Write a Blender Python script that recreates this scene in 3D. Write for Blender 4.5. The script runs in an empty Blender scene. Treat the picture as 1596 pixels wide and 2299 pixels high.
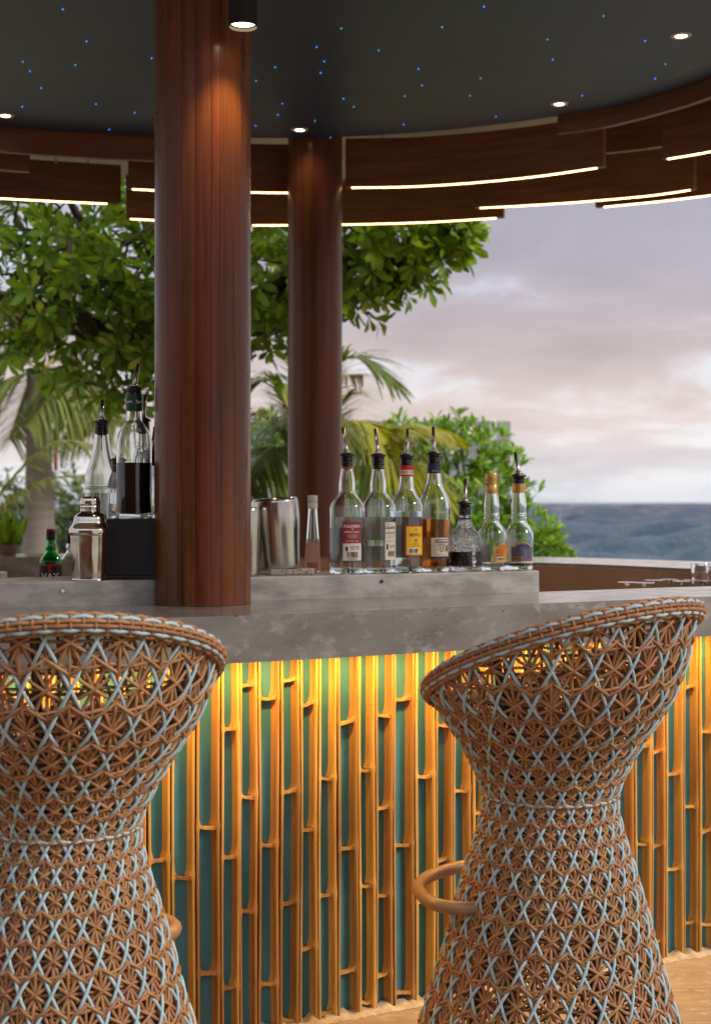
import bpy, math, random
import numpy as np
from mathutils import Vector, Matrix

# ------------------------------------------------------------------ scene, camera, world, sun
scene = bpy.context.scene
C = scene.collection
random.seed(7)
RNG = np.random.default_rng(11)
PI = math.pi
EYE = 1.36
FPX = 3193.0


def P(x, y, Y):
    """point of the place at depth Y seen along the photograph's (1596 x 2299) pixel x, y"""
    return Vector(((x - 798.0) / FPX * Y, Y, EYE - (y - 1127.0) / FPX * Y))


cam_d = bpy.data.cameras.new("camera")
cam = bpy.data.objects.new("camera", cam_d)
C.objects.link(cam)
cam.location = (0, 0, EYE)
cam.rotation_euler = (math.radians(90), 0, 0)
cam_d.sensor_fit = 'VERTICAL'
cam_d.sensor_height = 36.0
cam_d.lens = 50.0
cam_d.shift_y = -22.5 / 2299.0
cam_d.clip_start = 0.05
cam_d.clip_end = 9000
cam_d.dof.use_dof = True
cam_d.dof.focus_distance = 3.7
cam_d.dof.aperture_fstop = 4.5
scene.camera = cam

scene.view_settings.view_transform = 'Standard'
scene.view_settings.look = 'None'
scene.view_settings.exposure = 0.60
scene.view_settings.gamma = 1.0
scene.cycles.use_denoising = True
scene.cycles.max_bounces = 14
scene.cycles.transmission_bounces = 12
scene.cycles.transparent_max_bounces = 16
scene.cycles.diffuse_bounces = 4
scene.cycles.glossy_bounces = 5
scene.cycles.caustics_reflective = False
scene.cycles.caustics_refractive = True
scene.cycles.blur_glossy = 0.6
scene.cycles.sample_clamp_indirect = 6.0

SUN_EL, SUN_AZ = math.radians(34), math.radians(108)   # azimuth clockwise from +Y


def build_world():
    w = bpy.data.worlds.new("World")
    scene.world = w
    w.use_nodes = True
    nt = w.node_tree
    N, L = nt.nodes, nt.links
    N.clear()
    out = N.new('ShaderNodeOutputWorld')
    bg = N.new('ShaderNodeBackground')
    bg.inputs[1].default_value = 1.0
    L.new(bg.outputs[0], out.inputs[0])
    sky = N.new('ShaderNodeTexSky')
    sky.sky_type = 'NISHITA'
    sky.sun_disc = False
    sky.sun_elevation = SUN_EL
    sky.sun_rotation = SUN_AZ
    skym = N.new('ShaderNodeMix')
    skym.data_type = 'RGBA'
    skym.blend_type = 'MULTIPLY'
    skym.inputs[0].default_value = 1.0
    L.new(sky.outputs[0], skym.inputs[6])
    skym.inputs[7].default_value = (0.055, 0.055, 0.055, 1)
    tc = N.new('ShaderNodeTexCoord')
    sep = N.new('ShaderNodeSeparateXYZ')
    L.new(tc.outputs['Generated'], sep.inputs[0])

    def m(op, a, b=None, c=None):
        n = N.new('ShaderNodeMath')
        n.operation = op
        for i, v in enumerate((a, b, c)):
            if v is None:
                continue
            if isinstance(v, (int, float)):
                n.inputs[i].default_value = v
            else:
                L.new(v, n.inputs[i])
        return n.outputs[0]
    el = m('MAXIMUM', sep.outputs[2], 0.0)
    den = m('ADD', el, 0.22)
    comb = N.new('ShaderNodeCombineXYZ')
    L.new(m('DIVIDE', sep.outputs[0], den), comb.inputs[0])
    L.new(m('DIVIDE', sep.outputs[1], den), comb.inputs[1])
    L.new(m('MULTIPLY', el, 5.0), comb.inputs[2])
    n1 = N.new('ShaderNodeTexNoise')
    n1.inputs['Scale'].default_value = 1.75
    n1.inputs['Detail'].default_value = 7
    n1.inputs['Roughness'].default_value = 0.56
    n1.inputs['Distortion'].default_value = 0.35
    L.new(comb.outputs[0], n1.inputs['Vector'])
    # cloud deck colour by elevation (dusk stratus: warm and pale at the horizon, mauve grey above)
    ramp = N.new('ShaderNodeValToRGB')
    cr = ramp.color_ramp
    cr.elements[0].position = 0.0
    cr.elements[0].color = (0.40, 0.42, 0.47, 1)
    cr.elements[1].position = 1.0
    cr.elements[1].color = (1.0, 1.03, 1.14, 1)
    for p, c in ((0.022, (0.50, 0.48, 0.495, 1)), (0.06, (0.50, 0.42, 0.395, 1)), (0.10, (0.41, 0.352, 0.355, 1)),
                 (0.16, (0.33, 0.305, 0.352, 1)), (0.24, (0.295, 0.29, 0.358, 1)), (0.45, (0.60, 0.62, 0.72, 1))):
        e = cr.elements.new(p)
        e.color = c
    L.new(el, ramp.inputs[0])
    # lighter / darker billows
    shade = N.new('ShaderNodeMapRange')
    shade.inputs[1].default_value = 0.30
    shade.inputs[2].default_value = 0.72
    shade.inputs[3].default_value = 1.20
    shade.inputs[4].default_value = 0.82
    L.new(n1.outputs[0], shade.inputs[0])
    deck = N.new('ShaderNodeVectorMath')
    deck.operation = 'SCALE'
    L.new(ramp.outputs[0], deck.inputs[0])
    L.new(shade.outputs[0], deck.inputs[3])
    # gaps where paler sky shows
    gap = N.new('ShaderNodeMapRange')
    gap.interpolation_type = 'SMOOTHSTEP'
    gap.inputs[1].default_value = 0.35
    gap.inputs[2].default_value = 0.48
    gap.inputs[3].default_value = 1.0
    gap.inputs[4].default_value = 0.0
    L.new(n1.outputs[0], gap.inputs[0])
    add = N.new('ShaderNodeMix')
    add.data_type = 'RGBA'
    add.blend_type = 'ADD'
    add.inputs[0].default_value = 1.0
    L.new(skym.outputs[2], add.inputs[6])
    add.inputs[7].default_value = (0.42, 0.43, 0.49, 1)
    mix = N.new('ShaderNodeMix')
    mix.data_type = 'RGBA'
    L.new(m('MULTIPLY', gap.outputs[0], 0.5), mix.inputs[0])
    L.new(deck.outputs[0], mix.inputs[6])
    L.new(add.outputs[2], mix.inputs[7])
    L.new(mix.outputs[2], bg.inputs[0])


build_world()
sun_d = bpy.data.lights.new("sun", 'SUN')
sun_d.energy = 2.0
sun_d.angle = math.radians(14)
sun_d.color = (1.0, 0.93, 0.84)
sun = bpy.data.objects.new("sun", sun_d)
C.objects.link(sun)
_sd = Vector((math.sin(SUN_AZ) * math.cos(SUN_EL), math.cos(SUN_AZ) * math.cos(SUN_EL), math.sin(SUN_EL)))
sun.rotation_euler = (-_sd).to_track_quat('-Z', 'Y').to_euler()

# ------------------------------------------------------------------ helpers


class MB:
    """collects shapes that become one mesh"""

    def __init__(self):
        self.v, self.f, self.rnd = [], [], []

    def add(self, vs, fs, rnd=None):
        o = len(self.v)
        self.v.extend([tuple(p) for p in vs])
        self.f.extend([tuple(i + o for i in f) for f in fs])
        if rnd is not None:
            self.rnd.extend([rnd] * len(vs))
        return self

    def box(self, lo, hi):
        x0, y0, z0 = lo
        x1, y1, z1 = hi
        vs = [(x0, y0, z0), (x1, y0, z0), (x1, y1, z0), (x0, y1, z0), (x0, y0, z1), (x1, y0, z1), (x1, y1, z1), (x0, y1, z1)]
        return self.add(vs, [(0, 3, 2, 1), (4, 5, 6, 7), (0, 1, 5, 4), (1, 2, 6, 5), (2, 3, 7, 6), (3, 0, 4, 7)])

    def lathe(self, prof, seg=32, cx=0.0, cy=0.0, closed=False):
        """prof: list of (r, z); r=0 ends make caps"""
        vs, fs, rings = [], [], []
        for r, z in prof:
            if r < 1e-6:
                rings.append([len(vs)])
                vs.append((cx, cy, z))
            else:
                rings.append(list(range(len(vs), len(vs) + seg)))
                for k in range(seg):
                    a = 2 * PI * k / seg
                    vs.append((cx + r * math.cos(a), cy + r * math.sin(a), z))
        pairs = list(zip(rings[:-1], rings[1:]))
        if closed:
            pairs.append((rings[-1], rings[0]))
        for A, B in pairs:
            if len(A) == 1 and len(B) == 1:
                continue
            for k in range(seg):
                k2 = (k + 1) % seg
                if len(A) == 1:
                    fs.append((A[0], B[k2], B[k]))
                elif len(B) == 1:
                    fs.append((A[k], A[k2], B[0]))
                else:
                    fs.append((A[k], A[k2], B[k2], B[k]))
        return self.add(vs, fs)

    def tube(self, pts, rad, sides=6, closed=False, cap=True, rnd=None):
        pts = np.asarray(pts, float)
        n = len(pts)
        if n < 2:
            return self
        if closed:
            T = np.roll(pts, -1, 0) - np.roll(pts, 1, 0)
        else:
            T = np.gradient(pts, axis=0)
        T /= np.linalg.norm(T, axis=1)[:, None] + 1e-12
        rad = np.broadcast_to(np.asarray(rad, float), (n,))
        ref = np.array([0, 0, 1.0]) if abs(T[0][2]) < 0.9 else np.array([1.0, 0, 0])
        u = np.cross(T[0], ref)
        u /= np.linalg.norm(u)
        vs = []
        ang = np.arange(sides) * 2 * PI / sides
        ca, sa = np.cos(ang), np.sin(ang)
        for i in range(n):
            u = u - T[i] * np.dot(u, T[i])
            u /= np.linalg.norm(u) + 1e-12
            w = np.cross(T[i], u)
            vs.append(pts[i] + rad[i] * (ca[:, None] * u + sa[:, None] * w))
        vs = np.concatenate(vs)
        fs = []
        for i in range(n if closed else n - 1):
            j = (i + 1) % n
            for k in range(sides):
                k2 = (k + 1) % sides
                fs.append((i * sides + k, i * sides + k2, j * sides + k2, j * sides + k))
        if cap and not closed:
            fs.append(tuple(range(sides))[::-1])
            fs.append(tuple(range((n - 1) * sides, n * sides)))
        return self.add(vs, fs, rnd)

    def strip(self, A, B, z0, z1, closed=False):
        """solid slab between plan polylines A and B, from z0 to z1"""
        n = len(A)
        vs = [(p[0], p[1], z1) for p in A] + [(p[0], p[1], z1) for p in B] + [(p[0], p[1], z0) for p in A] + [(p[0], p[1], z0) for p in B]
        fs = []
        for i in range(n if closed else n - 1):
            j = (i + 1) % n
            fs += [(i, j, n + j, n + i), (2 * n + i, 3 * n + i, 3 * n + j, 2 * n + j), (i, 2 * n + i, 2 * n + j, j), (n + i, n + j, 3 * n + j, 3 * n + i)]
        if not closed:
            fs += [(0, n, 3 * n, 2 * n), (n - 1, 3 * n - 1, 4 * n - 1, 2 * n - 1)]
        return self.add(vs, fs)

    def mesh(self, name, smooth=False):
        me = bpy.data.meshes.new(name)
        me.from_pydata(self.v, [], self.f)
        if smooth:
            me.polygons.foreach_set('use_smooth', [True] * len(me.polygons))
        if self.rnd and len(self.rnd) == len(self.v):
            a = me.attributes.new('rnd', 'FLOAT', 'POINT')
            a.data.foreach_set('value', self.rnd)
        me.update()
        return me

    def build(self, name, mat, parent=None, smooth=False, bevel=0.0, autosmooth=False):
        me = self.mesh(name, smooth)
        o = bpy.data.objects.new(name, me)
        C.objects.link(o)
        if mat:
            me.materials.append(mat)
        if parent:
            o.parent = parent
        if bevel:
            b = o.modifiers.new('bevel', 'BEVEL')
            b.width = bevel
            b.segments = 2
            b.limit_method = 'ANGLE'
            b.angle_limit = math.radians(40)
        if autosmooth:
            sharp_by_angle(me)
        return o


def sharp_by_angle(me, deg=38):
    """smooth shading with hard edges above an angle"""
    me.polygons.foreach_set('use_smooth', [True] * len(me.polygons))
    ef = {}
    for p in me.polygons:
        for k in p.edge_keys:
            ef.setdefault(k, []).append(p.normal.copy())
    cosl = math.cos(math.radians(deg))
    sh = [False] * len(me.edges)
    for e in me.edges:
        ns = ef.get(tuple(sorted(e.vertices)), [])
        if len(ns) == 2 and ns[0].dot(ns[1]) < cosl:
            sh[e.index] = True
    a = me.attributes.get('sharp_edge') or me.attributes.new('sharp_edge', 'BOOLEAN', 'EDGE')
    a.data.foreach_set('value', sh)


def tag(o, label=None, cat=None, group=None, kind=None):
    if label:
        o['label'] = label
    if cat:
        o['category'] = cat
    if group:
        o['group'] = group
    if kind:
        o['kind'] = kind
    return o


def empty(name, loc=(0, 0, 0), rz=0.0):
    o = bpy.data.objects.new(name, None)
    C.objects.link(o)
    o.location = loc
    o.rotation_euler = (0, 0, rz)
    o.empty_display_size = 0.1
    return o


def copy_tree(o, parent=None):
    c = o.copy()
    C.objects.link(c)
    c.parent = parent
    for ch in list(o.children):
        copy_tree(ch, c)
    return c


def catmull(pts, per=8, closed=False):
    pts = [np.asarray(p, float) for p in pts]
    n = len(pts)
    out = []
    for i in range(n if closed else n - 1):
        if closed:
            p0, p1, p2, p3 = pts[(i - 1) % n], pts[i], pts[(i + 1) % n], pts[(i + 2) % n]
        else:
            p1, p2 = pts[i], pts[i + 1]
            p0 = pts[i - 1] if i else 2 * p1 - p2
            p3 = pts[i + 2] if i + 2 < n else 2 * p2 - p1
        for k in range(per):
            t = k / per
            out.append(0.5 * (2 * p1 + (p2 - p0) * t + (2 * p0 - 5 * p1 + 4 * p2 - p3) * t * t + (3 * p1 - p0 - 3 * p2 + p3) * t ** 3))
    if not closed:
        out.append(pts[-1])
    return np.array(out)


def offset2(pl, d, closed=False):
    """offset a plan polyline to its left by d"""
    pl = np.asarray(pl, float)[:, :2]
    T = (np.roll(pl, -1, 0) - np.roll(pl, 1, 0)) if closed else np.gradient(pl, axis=0)
    T /= np.linalg.norm(T, axis=1)[:, None]
    return pl + d * np.stack([-T[:, 1], T[:, 0]], 1)


# ------------------------------------------------------------------ materials
MATS = {}


def mat(name, col, rough=0.5, metal=0.0, spec=0.5, vary=None, bump=None, emit=None, trans=0.0, ior=1.45, coat=0.0, sub=None,
        hue_rand=0.0, coord='Object', attr=False, rough_var=0.0):
    """vary: list of (colour2, scale vector, detail, lo, hi); bump: (scale vector, strength, distance)"""
    if name in MATS:
        return MATS[name]
    M = bpy.data.materials.new(name)
    M.use_nodes = True
    nt = M.node_tree
    N, L = nt.nodes, nt.links
    b = N['Principled BSDF']
    b.inputs['Base Color'].default_value = (*col, 1)
    b.inputs['Roughness'].default_value = rough
    b.inputs['Metallic'].default_value = metal
    b.inputs['Specular IOR Level'].default_value = spec
    b.inputs['Transmission Weight'].default_value = trans
    b.inputs['IOR'].default_value = ior
    b.inputs['Coat Weight'].default_value = coat
    b.inputs['Coat Roughness'].default_value = 0.12
    if emit:
        b.inputs['Emission Color'].default_value = (*emit[0], 1)
        b.inputs['Emission Strength'].default_value = emit[1]
    tc = N.new('ShaderNodeTexCoord')
    vec0 = tc.outputs[coord]
    oi = N.new('ShaderNodeObjectInfo')
    if hue_rand:
        va = N.new('ShaderNodeVectorMath')
        va.operation = 'ADD'
        L.new(vec0, va.inputs[0])
        sc_ = N.new('ShaderNodeMath')
        sc_.operation = 'MULTIPLY'
        sc_.inputs[1].default_value = 37.0
        L.new(oi.outputs['Random'], sc_.inputs[0])
        L.new(sc_.outputs[0], va.inputs[1])
        vec0 = va.outputs[0]

    def noise(scale, detail=6, rough_=0.6, dist=0.0):
        mp = N.new('ShaderNodeMapping')
        mp.inputs['Scale'].default_value = scale if hasattr(scale, '__len__') else (scale,) * 3
        L.new(vec0, mp.inputs[0])
        n = N.new('ShaderNodeTexNoise')
        n.inputs['Scale'].default_value = 1.0
        n.inputs['Detail'].default_value = detail
        n.inputs['Roughness'].default_value = rough_
        n.inputs['Distortion'].default_value = dist
        L.new(mp.outputs[0], n.inputs['Vector'])
        return n.outputs[0]
    cur = None
    for c2, sc, det, lo, hi in (vary or []):
        n = noise(sc, det)
        mr = N.new('ShaderNodeMapRange')
        mr.inputs[1].default_value = lo
        mr.inputs[2].default_value = hi
        L.new(n, mr.inputs[0])
        mx = N.new('ShaderNodeMix')
        mx.data_type = 'RGBA'
        L.new(mr.outputs[0], mx.inputs[0])
        if cur is None:
            mx.inputs[6].default_value = (*col, 1)
        else:
            L.new(cur, mx.inputs[6])
        mx.inputs[7].default_value = (*c2, 1)
        cur = mx.outputs[2]
    if hue_rand or attr:
        hs = N.new('ShaderNodeHueSaturation')
        if cur is not None:
            L.new(cur, hs.inputs['Color'])
        else:
            hs.inputs['Color'].default_value = (*col, 1)
        if attr:
            at = N.new('ShaderNodeAttribute')
            at.attribute_name = 'rnd'
            src = at.outputs['Fac']
        else:
            src = oi.outputs['Random']
        amt = hue_rand or 0.3
        mr = N.new('ShaderNodeMapRange')
        mr.inputs[3].default_value = 1 - amt
        mr.inputs[4].default_value = 1 + amt
        L.new(src, mr.inputs[0])
        L.new(mr.outputs[0], hs.inputs['Value'])
        mr2 = N.new('ShaderNodeMapRange')
        mr2.inputs[3].default_value = 0.5 - (0.045 if attr else 0.012)
        mr2.inputs[4].default_value = 0.5 + (0.02 if attr else 0.012)
        mod = N.new('ShaderNodeMath')
        mod.operation = 'PINGPONG'
        mod.inputs[1].default_value = 0.13
        L.new(src, mod.inputs[0])
        dv = N.new('ShaderNodeMath')
        dv.operation = 'DIVIDE'
        dv.inputs[1].default_value = 0.13
        L.new(mod.outputs[0], dv.inputs[0])
        L.new(dv.outputs[0], mr2.inputs[0])
        L.new(mr2.outputs[0], hs.inputs['Hue'])
        cur = hs.outputs[0]
    if cur is not None:
        L.new(cur, b.inputs['Base Color'])
    if rough_var:
        n = noise((14, 14, 14), 4)
        mr = N.new('ShaderNodeMapRange')
        mr.inputs[1].default_value = 0.3
        mr.inputs[2].default_value = 0.7
        mr.inputs[3].default_value = max(0.02, rough - rough_var)
        mr.inputs[4].default_value = min(1, rough + rough_var)
        L.new(n, mr.inputs[0])
        L.new(mr.outputs[0], b.inputs['Roughness'])
    if bump:
        n = noise(bump[0], 8, 0.65)
        bp = N.new('ShaderNodeBump')
        bp.inputs['Strength'].default_value = bump[1]
        bp.inputs['Distance'].default_value = bump[2]
        L.new(n, bp.inputs['Height'])
        L.new(bp.outputs[0], b.inputs['Normal'])
    if sub:   # thin leaf: part of the light passes through
        tr = N.new('ShaderNodeBsdfTranslucent')
        tr.inputs[0].default_value = (*sub[0], 1)
        if cur is not None:
            mx = N.new('ShaderNodeMix')
            mx.data_type = 'RGBA'
            mx.blend_type = 'MULTIPLY'
            mx.inputs[0].default_value = 1.0
            L.new(cur, mx.inputs[6])
            mx.inputs[7].default_value = (*sub[0], 1)
            L.new(mx.outputs[2], tr.inputs[0])
        ms = N.new('ShaderNodeMixShader')
        ms.inputs[0].default_value = sub[1]
        L.new(b.outputs[0], ms.inputs[1])
        L.new(tr.outputs[0], ms.inputs[2])
        L.new(ms.outputs[0], N['Material Output'].inputs[0])
    MATS[name] = M
    return M


def glass(name, col=(1, 1, 1), rough=0.0, ior=1.48, bump=None):
    return mat(name, col, rough=rough, trans=1.0, ior=ior, bump=bump)


wood_col = mat('varnished_stave_wood', (0.105, 0.030, 0.009), 0.30, spec=0.30, coat=0.10, hue_rand=0.07,
               vary=[((0.235, 0.075, 0.018), (26, 26, 1.1), 7, 0.38, 0.74), ((0.030, 0.009, 0.005), (60, 60, 1.6), 5, 0.52, 0.78)],
               bump=((90, 90, 3), 0.12, 0.004), rough_var=0.08)
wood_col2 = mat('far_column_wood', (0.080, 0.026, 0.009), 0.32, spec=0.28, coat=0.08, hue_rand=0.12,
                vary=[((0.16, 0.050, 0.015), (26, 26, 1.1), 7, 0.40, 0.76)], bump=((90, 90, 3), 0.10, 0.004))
wood_louvre = mat('louvre_wood', (0.21, 0.080, 0.030), 0.42, vary=[((0.12, 0.042, 0.016), (3, 3, 40), 6, 0.35, 0.7)], hue_rand=0.15,
                  bump=((8, 8, 90), 0.08, 0.003))
concrete_top = mat('polished_concrete_top', (0.225, 0.212, 0.198), 0.14, spec=0.5,
                   vary=[((0.155, 0.140, 0.128), (5, 9, 11), 9, 0.36, 0.68), ((0.285, 0.272, 0.258), (18, 24, 34), 9, 0.52, 0.66), ((0.05, 0.045, 0.04), (60, 60, 60), 3, 0.70, 0.74)],
                   bump=((30, 60, 40), 0.05, 0.002), rough_var=0.06)
concrete_ledge = mat('cast_concrete_ledge', (0.44, 0.415, 0.385), 0.6,
                     vary=[((0.26, 0.24, 0.22), (9, 9, 22), 9, 0.42, 0.62), ((0.07, 0.06, 0.055), (46, 46, 70), 4, 0.70, 0.76)],
                     bump=((40, 40, 60), 0.25, 0.003))
concrete_in = mat('brown_plaster_wall', (0.40, 0.235, 0.12), 0.75, vary=[((0.28, 0.155, 0.075), (2.4, 2.4, 3.5), 7, 0.4, 0.7)], bump=((20, 20, 20), 0.15, 0.004))
concrete_far = mat('far_concrete', (0.36, 0.33, 0.29), 0.55, vary=[((0.24, 0.21, 0.18), (4, 4, 5), 7, 0.4, 0.7)])
floor_mat = mat('sandy_concrete_floor', (0.36, 0.26, 0.16), 0.55,
                vary=[((0.26, 0.185, 0.115), (5, 12, 6), 9, 0.40, 0.66), ((0.44, 0.35, 0.24), (16, 44, 26), 8, 0.54, 0.68), ((0.10, 0.07, 0.05), (90, 90, 90), 3, 0.68, 0.74)],
                bump=((60, 90, 60), 0.5, 0.006), rough_var=0.25)
teal_wall = mat('teal_painted_wall', (0.055, 0.215, 0.255), 0.62, vary=[((0.035, 0.155, 0.185), (18, 18, 5), 7, 0.42, 0.7)], bump=((90, 90, 60), 0.30, 0.002))
bamboo_mat = mat('split_bamboo', (0.55, 0.315, 0.095), 0.45, spec=0.35, hue_rand=0.22,
                 vary=[((0.36, 0.18, 0.055), (40, 40, 2.6), 7, 0.38, 0.70), ((0.62, 0.38, 0.16), (140, 140, 5), 5, 0.62, 0.8)],
                 bump=((160, 160, 9), 0.22, 0.0015))
mortar_mat = mat('sandy_mortar', (0.45, 0.36, 0.25), 0.85, vary=[((0.3, 0.22, 0.14), (30, 30, 30), 6, 0.4, 0.7)], bump=((120, 120, 120), 0.5, 0.004))
cord_brown = mat('brown_wicker_cord', (0.32, 0.165, 0.072), 0.55, spec=0.4, hue_rand=0.20, vary=[((0.26, 0.115, 0.046), (60, 60, 60), 4, 0.4, 0.7)])
cord_blue = mat('pale_blue_wicker_cord', (0.33, 0.45, 0.485), 0.50, spec=0.4, hue_rand=0.07)
foot_mat = mat('brown_painted_tube', (0.26, 0.15, 0.075), 0.38, spec=0.5)
frame_mat = mat('dark_bronze_frame', (0.06, 0.045, 0.035), 0.45, metal=0.4)
seat_mat = mat('dark_seat_weave', (0.055, 0.04, 0.032), 0.75, vary=[((0.09, 0.06, 0.045), (120, 120, 120), 3, 0.4, 0.6)])
ceil_mat = mat('night_blue_ceiling', (0.012, 0.024, 0.062), 0.45, spec=0.5, vary=[((0.018, 0.033, 0.074), (1.6, 3.5, 1), 7, 0.4, 0.68)], bump=((30, 30, 30), 0.05, 0.003))
roof_mat = mat('pale_roof_underside', (0.42, 0.38, 0.34), 0.8)
led_warm = mat('warm_light_strip', (1, 0.9, 0.75), 0.5, emit=((1.0, 0.58, 0.24), 6.0))
led_under = mat('amber_light_strip', (1, 0.85, 0.6), 0.5, emit=((1.0, 0.56, 0.16), 4.0))
lens_warm = mat('lit_lens', (1, 0.95, 0.85), 0.5, emit=((1.0, 0.80, 0.52), 9.0))
star_mat = mat('blue_fibre_light', (0.1, 0.5, 1), 0.4, emit=((0.02, 0.20, 1.0), 1.3))
star_teal = mat('teal_fibre_light', (0.1, 0.7, 0.8), 0.4, emit=((0.02, 0.30, 0.70), 0.9))
trim_mat = mat('pale_trim', (0.5, 0.46, 0.42), 0.4, spec=0.5)
black_metal = mat('black_bronze_housing', (0.022, 0.017, 0.012), 0.36, metal=0.5, spec=0.5)
steel = mat('brushed_steel', (0.62, 0.59, 0.55), 0.20, metal=1.0, vary=[((0.44, 0.41, 0.37), (40, 40, 3), 5, 0.4, 0.7)], rough_var=0.06)
steel_dark = mat('polished_steel', (0.66, 0.60, 0.53), 0.11, metal=1.0)
spout_m = mat('steel_spout', (0.45, 0.40, 0.37), 0.22, metal=1.0)
black_rub = mat('black_rubber', (0.012, 0.012, 0.014), 0.38)
black_wood = mat('black_stained_wood', (0.010, 0.009, 0.009), 0.5, vary=[((0.018, 0.016, 0.015), (60, 60, 6), 5, 0.4, 0.7)], bump=((60, 60, 8), 0.2, 0.002))
stone_mat = mat('speckled_stone', (0.42, 0.38, 0.34), 0.7, vary=[((0.16, 0.13, 0.11), (160, 160, 160), 3, 0.5, 0.62)], bump=((120, 120, 120), 0.4, 0.002))
g_clear = glass('clear_glass', (0.97, 0.99, 0.985))
g_green = glass('green_glass', (0.03, 0.55, 0.12))
g_emb = glass('embossed_glass', (0.96, 0.97, 0.95))
_n, _l = g_emb.node_tree.nodes, g_emb.node_tree.links
_v = _n.new('ShaderNodeTexVoronoi')
_v.feature = 'DISTANCE_TO_EDGE'
_v.inputs['Scale'].default_value = 105
_t = _n.new('ShaderNodeTexCoord')
_l.new(_t.outputs['Object'], _v.inputs['Vector'])
_r = _n.new('ShaderNodeMapRange')
_r.inputs[2].default_value = .22
_l.new(_v.outputs['Distance'], _r.inputs[0])
_b = _n.new('ShaderNodeBump')
_b.inputs['Strength'].default_value = .8
_b.inputs['Distance'].default_value = .0012
_l.new(_r.outputs[0], _b.inputs['Height'])
_l.new(_b.outputs[0], _n['Principled BSDF'].inputs['Normal'])
emb_highlight = mat('emboss_highlight_grey', (.45, .46, .43), .18, spec=.8)  # flat pale grey letters: the highlight on embossed glass painted as colour
g_frost = glass('misted_glass', (0.93, 0.93, 0.92), rough=0.06)
liq_clear = glass('clear_liquor', (0.98, 0.99, 0.99), ior=1.34)
liq_amber = glass('amber_whisky', (0.62, 0.17, 0.03), ior=1.34)
liq_dark = mat('dark_liquor', (0.012, 0.005, 0.005), 0.06, spec=0.6)
liq_blue = mat('blue_liquor', (0.01, 0.04, 0.10), 0.06, spec=0.6)
liq_rose = glass('pale_rose_liquor', (0.9, 0.72, 0.6), ior=1.34)
paper_tan = mat('tan_label_paper', (0.62, 0.50, 0.37), 0.65)
paper_back = mat('label_reverse', (0.74, 0.65, 0.52), 0.7)
paper_red = mat('crimson_label', (0.27, 0.022, 0.026), 0.5)
paper_yel = mat('yellow_label', (0.80, 0.50, 0.02), 0.5)
paper_redb = mat('red_border', (0.62, 0.03, 0.02), 0.5)
paper_org = mat('orange_label', (0.66, 0.22, 0.02), 0.45)
paper_vio = mat('violet_label', (0.135, 0.12, 0.20), 0.45)
paper_blk = mat('black_label', (0.012, 0.011, 0.012), 0.5)
paper_cream = mat('cream_label', (0.72, 0.62, 0.52), 0.6)
paper_navy = mat('navy_band', (0.012, 0.025, 0.075), 0.4)
gold = mat('gold_foil', (0.62, 0.37, 0.12), 0.32, metal=0.8)
gold_b = mat('bright_gold_edge', (0.80, 0.50, 0.15), 0.3, metal=0.6)
ink_dark = mat('dark_ink', (0.02, 0.018, 0.018), 0.6)
ink_white = mat('cream_ink', (0.80, 0.74, 0.66), 0.6)
ink_red = mat('red_ink', (0.45, 0.02, 0.02), 0.6)
ink_gold = mat('gold_ink', (0.55, 0.40, 0.20), 0.45)
ink_green = mat('green_ink', (0.03, 0.22, 0.08), 0.6)
white_plast = mat('white_plastic', (0.72, 0.68, 0.62), 0.5)
red_band = mat('red_collar', (0.55, 0.012, 0.012), 0.35)
dk_green = mat('dark_green_sleeve', (0.012, 0.05, 0.03), 0.35)
leaf_tree = mat('broad_leaf', (0.20, 0.335, 0.030), 0.32, spec=0.5, attr=True, hue_rand=0.55, sub=((0.95, 1.0, 0.32), 0.55))
leaf_tree_y = mat('young_leaf', (0.30, 0.40, 0.035), 0.32, spec=0.5, attr=True, hue_rand=0.30, sub=((0.9, 1.0, 0.3), 0.45))
leaf_bush = mat('bush_leaf', (0.19, 0.36, 0.028), 0.40, spec=0.4, attr=True, hue_rand=0.50, sub=((0.9, 1.0, 0.35), 0.40))
leaf_dark = mat('far_bush_leaf', (0.085, 0.125, 0.025), 0.5, attr=True, hue_rand=0.5, sub=((0.9, 1.0, 0.4), 0.35))
leaf_palm = mat('palm_leaflet', (0.165, 0.205, 0.045), 0.5, spec=0.2, attr=True, hue_rand=0.40, sub=((0.95, 1.0, 0.40), 0.40))
leaf_palm_y = mat('yellowing_palm_leaflet', (0.44, 0.45, 0.04), 0.40, spec=0.4, attr=True, hue_rand=0.28, sub=((1.0, 0.95, 0.25), 0.45))
leaf_dry = mat('dry_palm_leaflet', (0.30, 0.23, 0.13), 0.7, attr=True, hue_rand=0.3, sub=((1, 0.9, 0.6), 0.3))
rachis_m = mat('ochre_rachis', (0.46, 0.30, 0.05), 0.45)
bark = mat('tree_bark', (0.10, 0.07, 0.052), 0.85, vary=[((0.05, 0.035, 0.027), (8, 8, 3), 6, 0.4, 0.65)], bump=((25, 25, 8), 0.5, 0.01))
bark_palm = mat('palm_bark', (0.22, 0.18, 0.145), 0.85, vary=[((0.17, 0.135, 0.105), (2, 2, 22), 6, 0.38, 0.66)], bump=((4, 4, 40), 0.6, 0.012))
sand_mat = mat('beach_ground', (0.42, 0.35, 0.25), 0.9, vary=[((0.12, 0.16, 0.05), (0.35, 0.35, 0.35), 7, 0.46, 0.58)], bump=((6, 6, 6), 0.3, 0.02))
wall_far = mat('grey_parapet_concrete', (0.34, 0.345, 0.345), 0.8, vary=[((0.24, 0.245, 0.25), (1.5, 1.5, 0.6), 6, 0.4, 0.66)])
wall_pale = mat('pale_parapet_render', (0.60, 0.59, 0.57), 0.8)
terracotta = mat('brown_clay_bowl', (0.20, 0.12, 0.085), 0.7)
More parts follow.
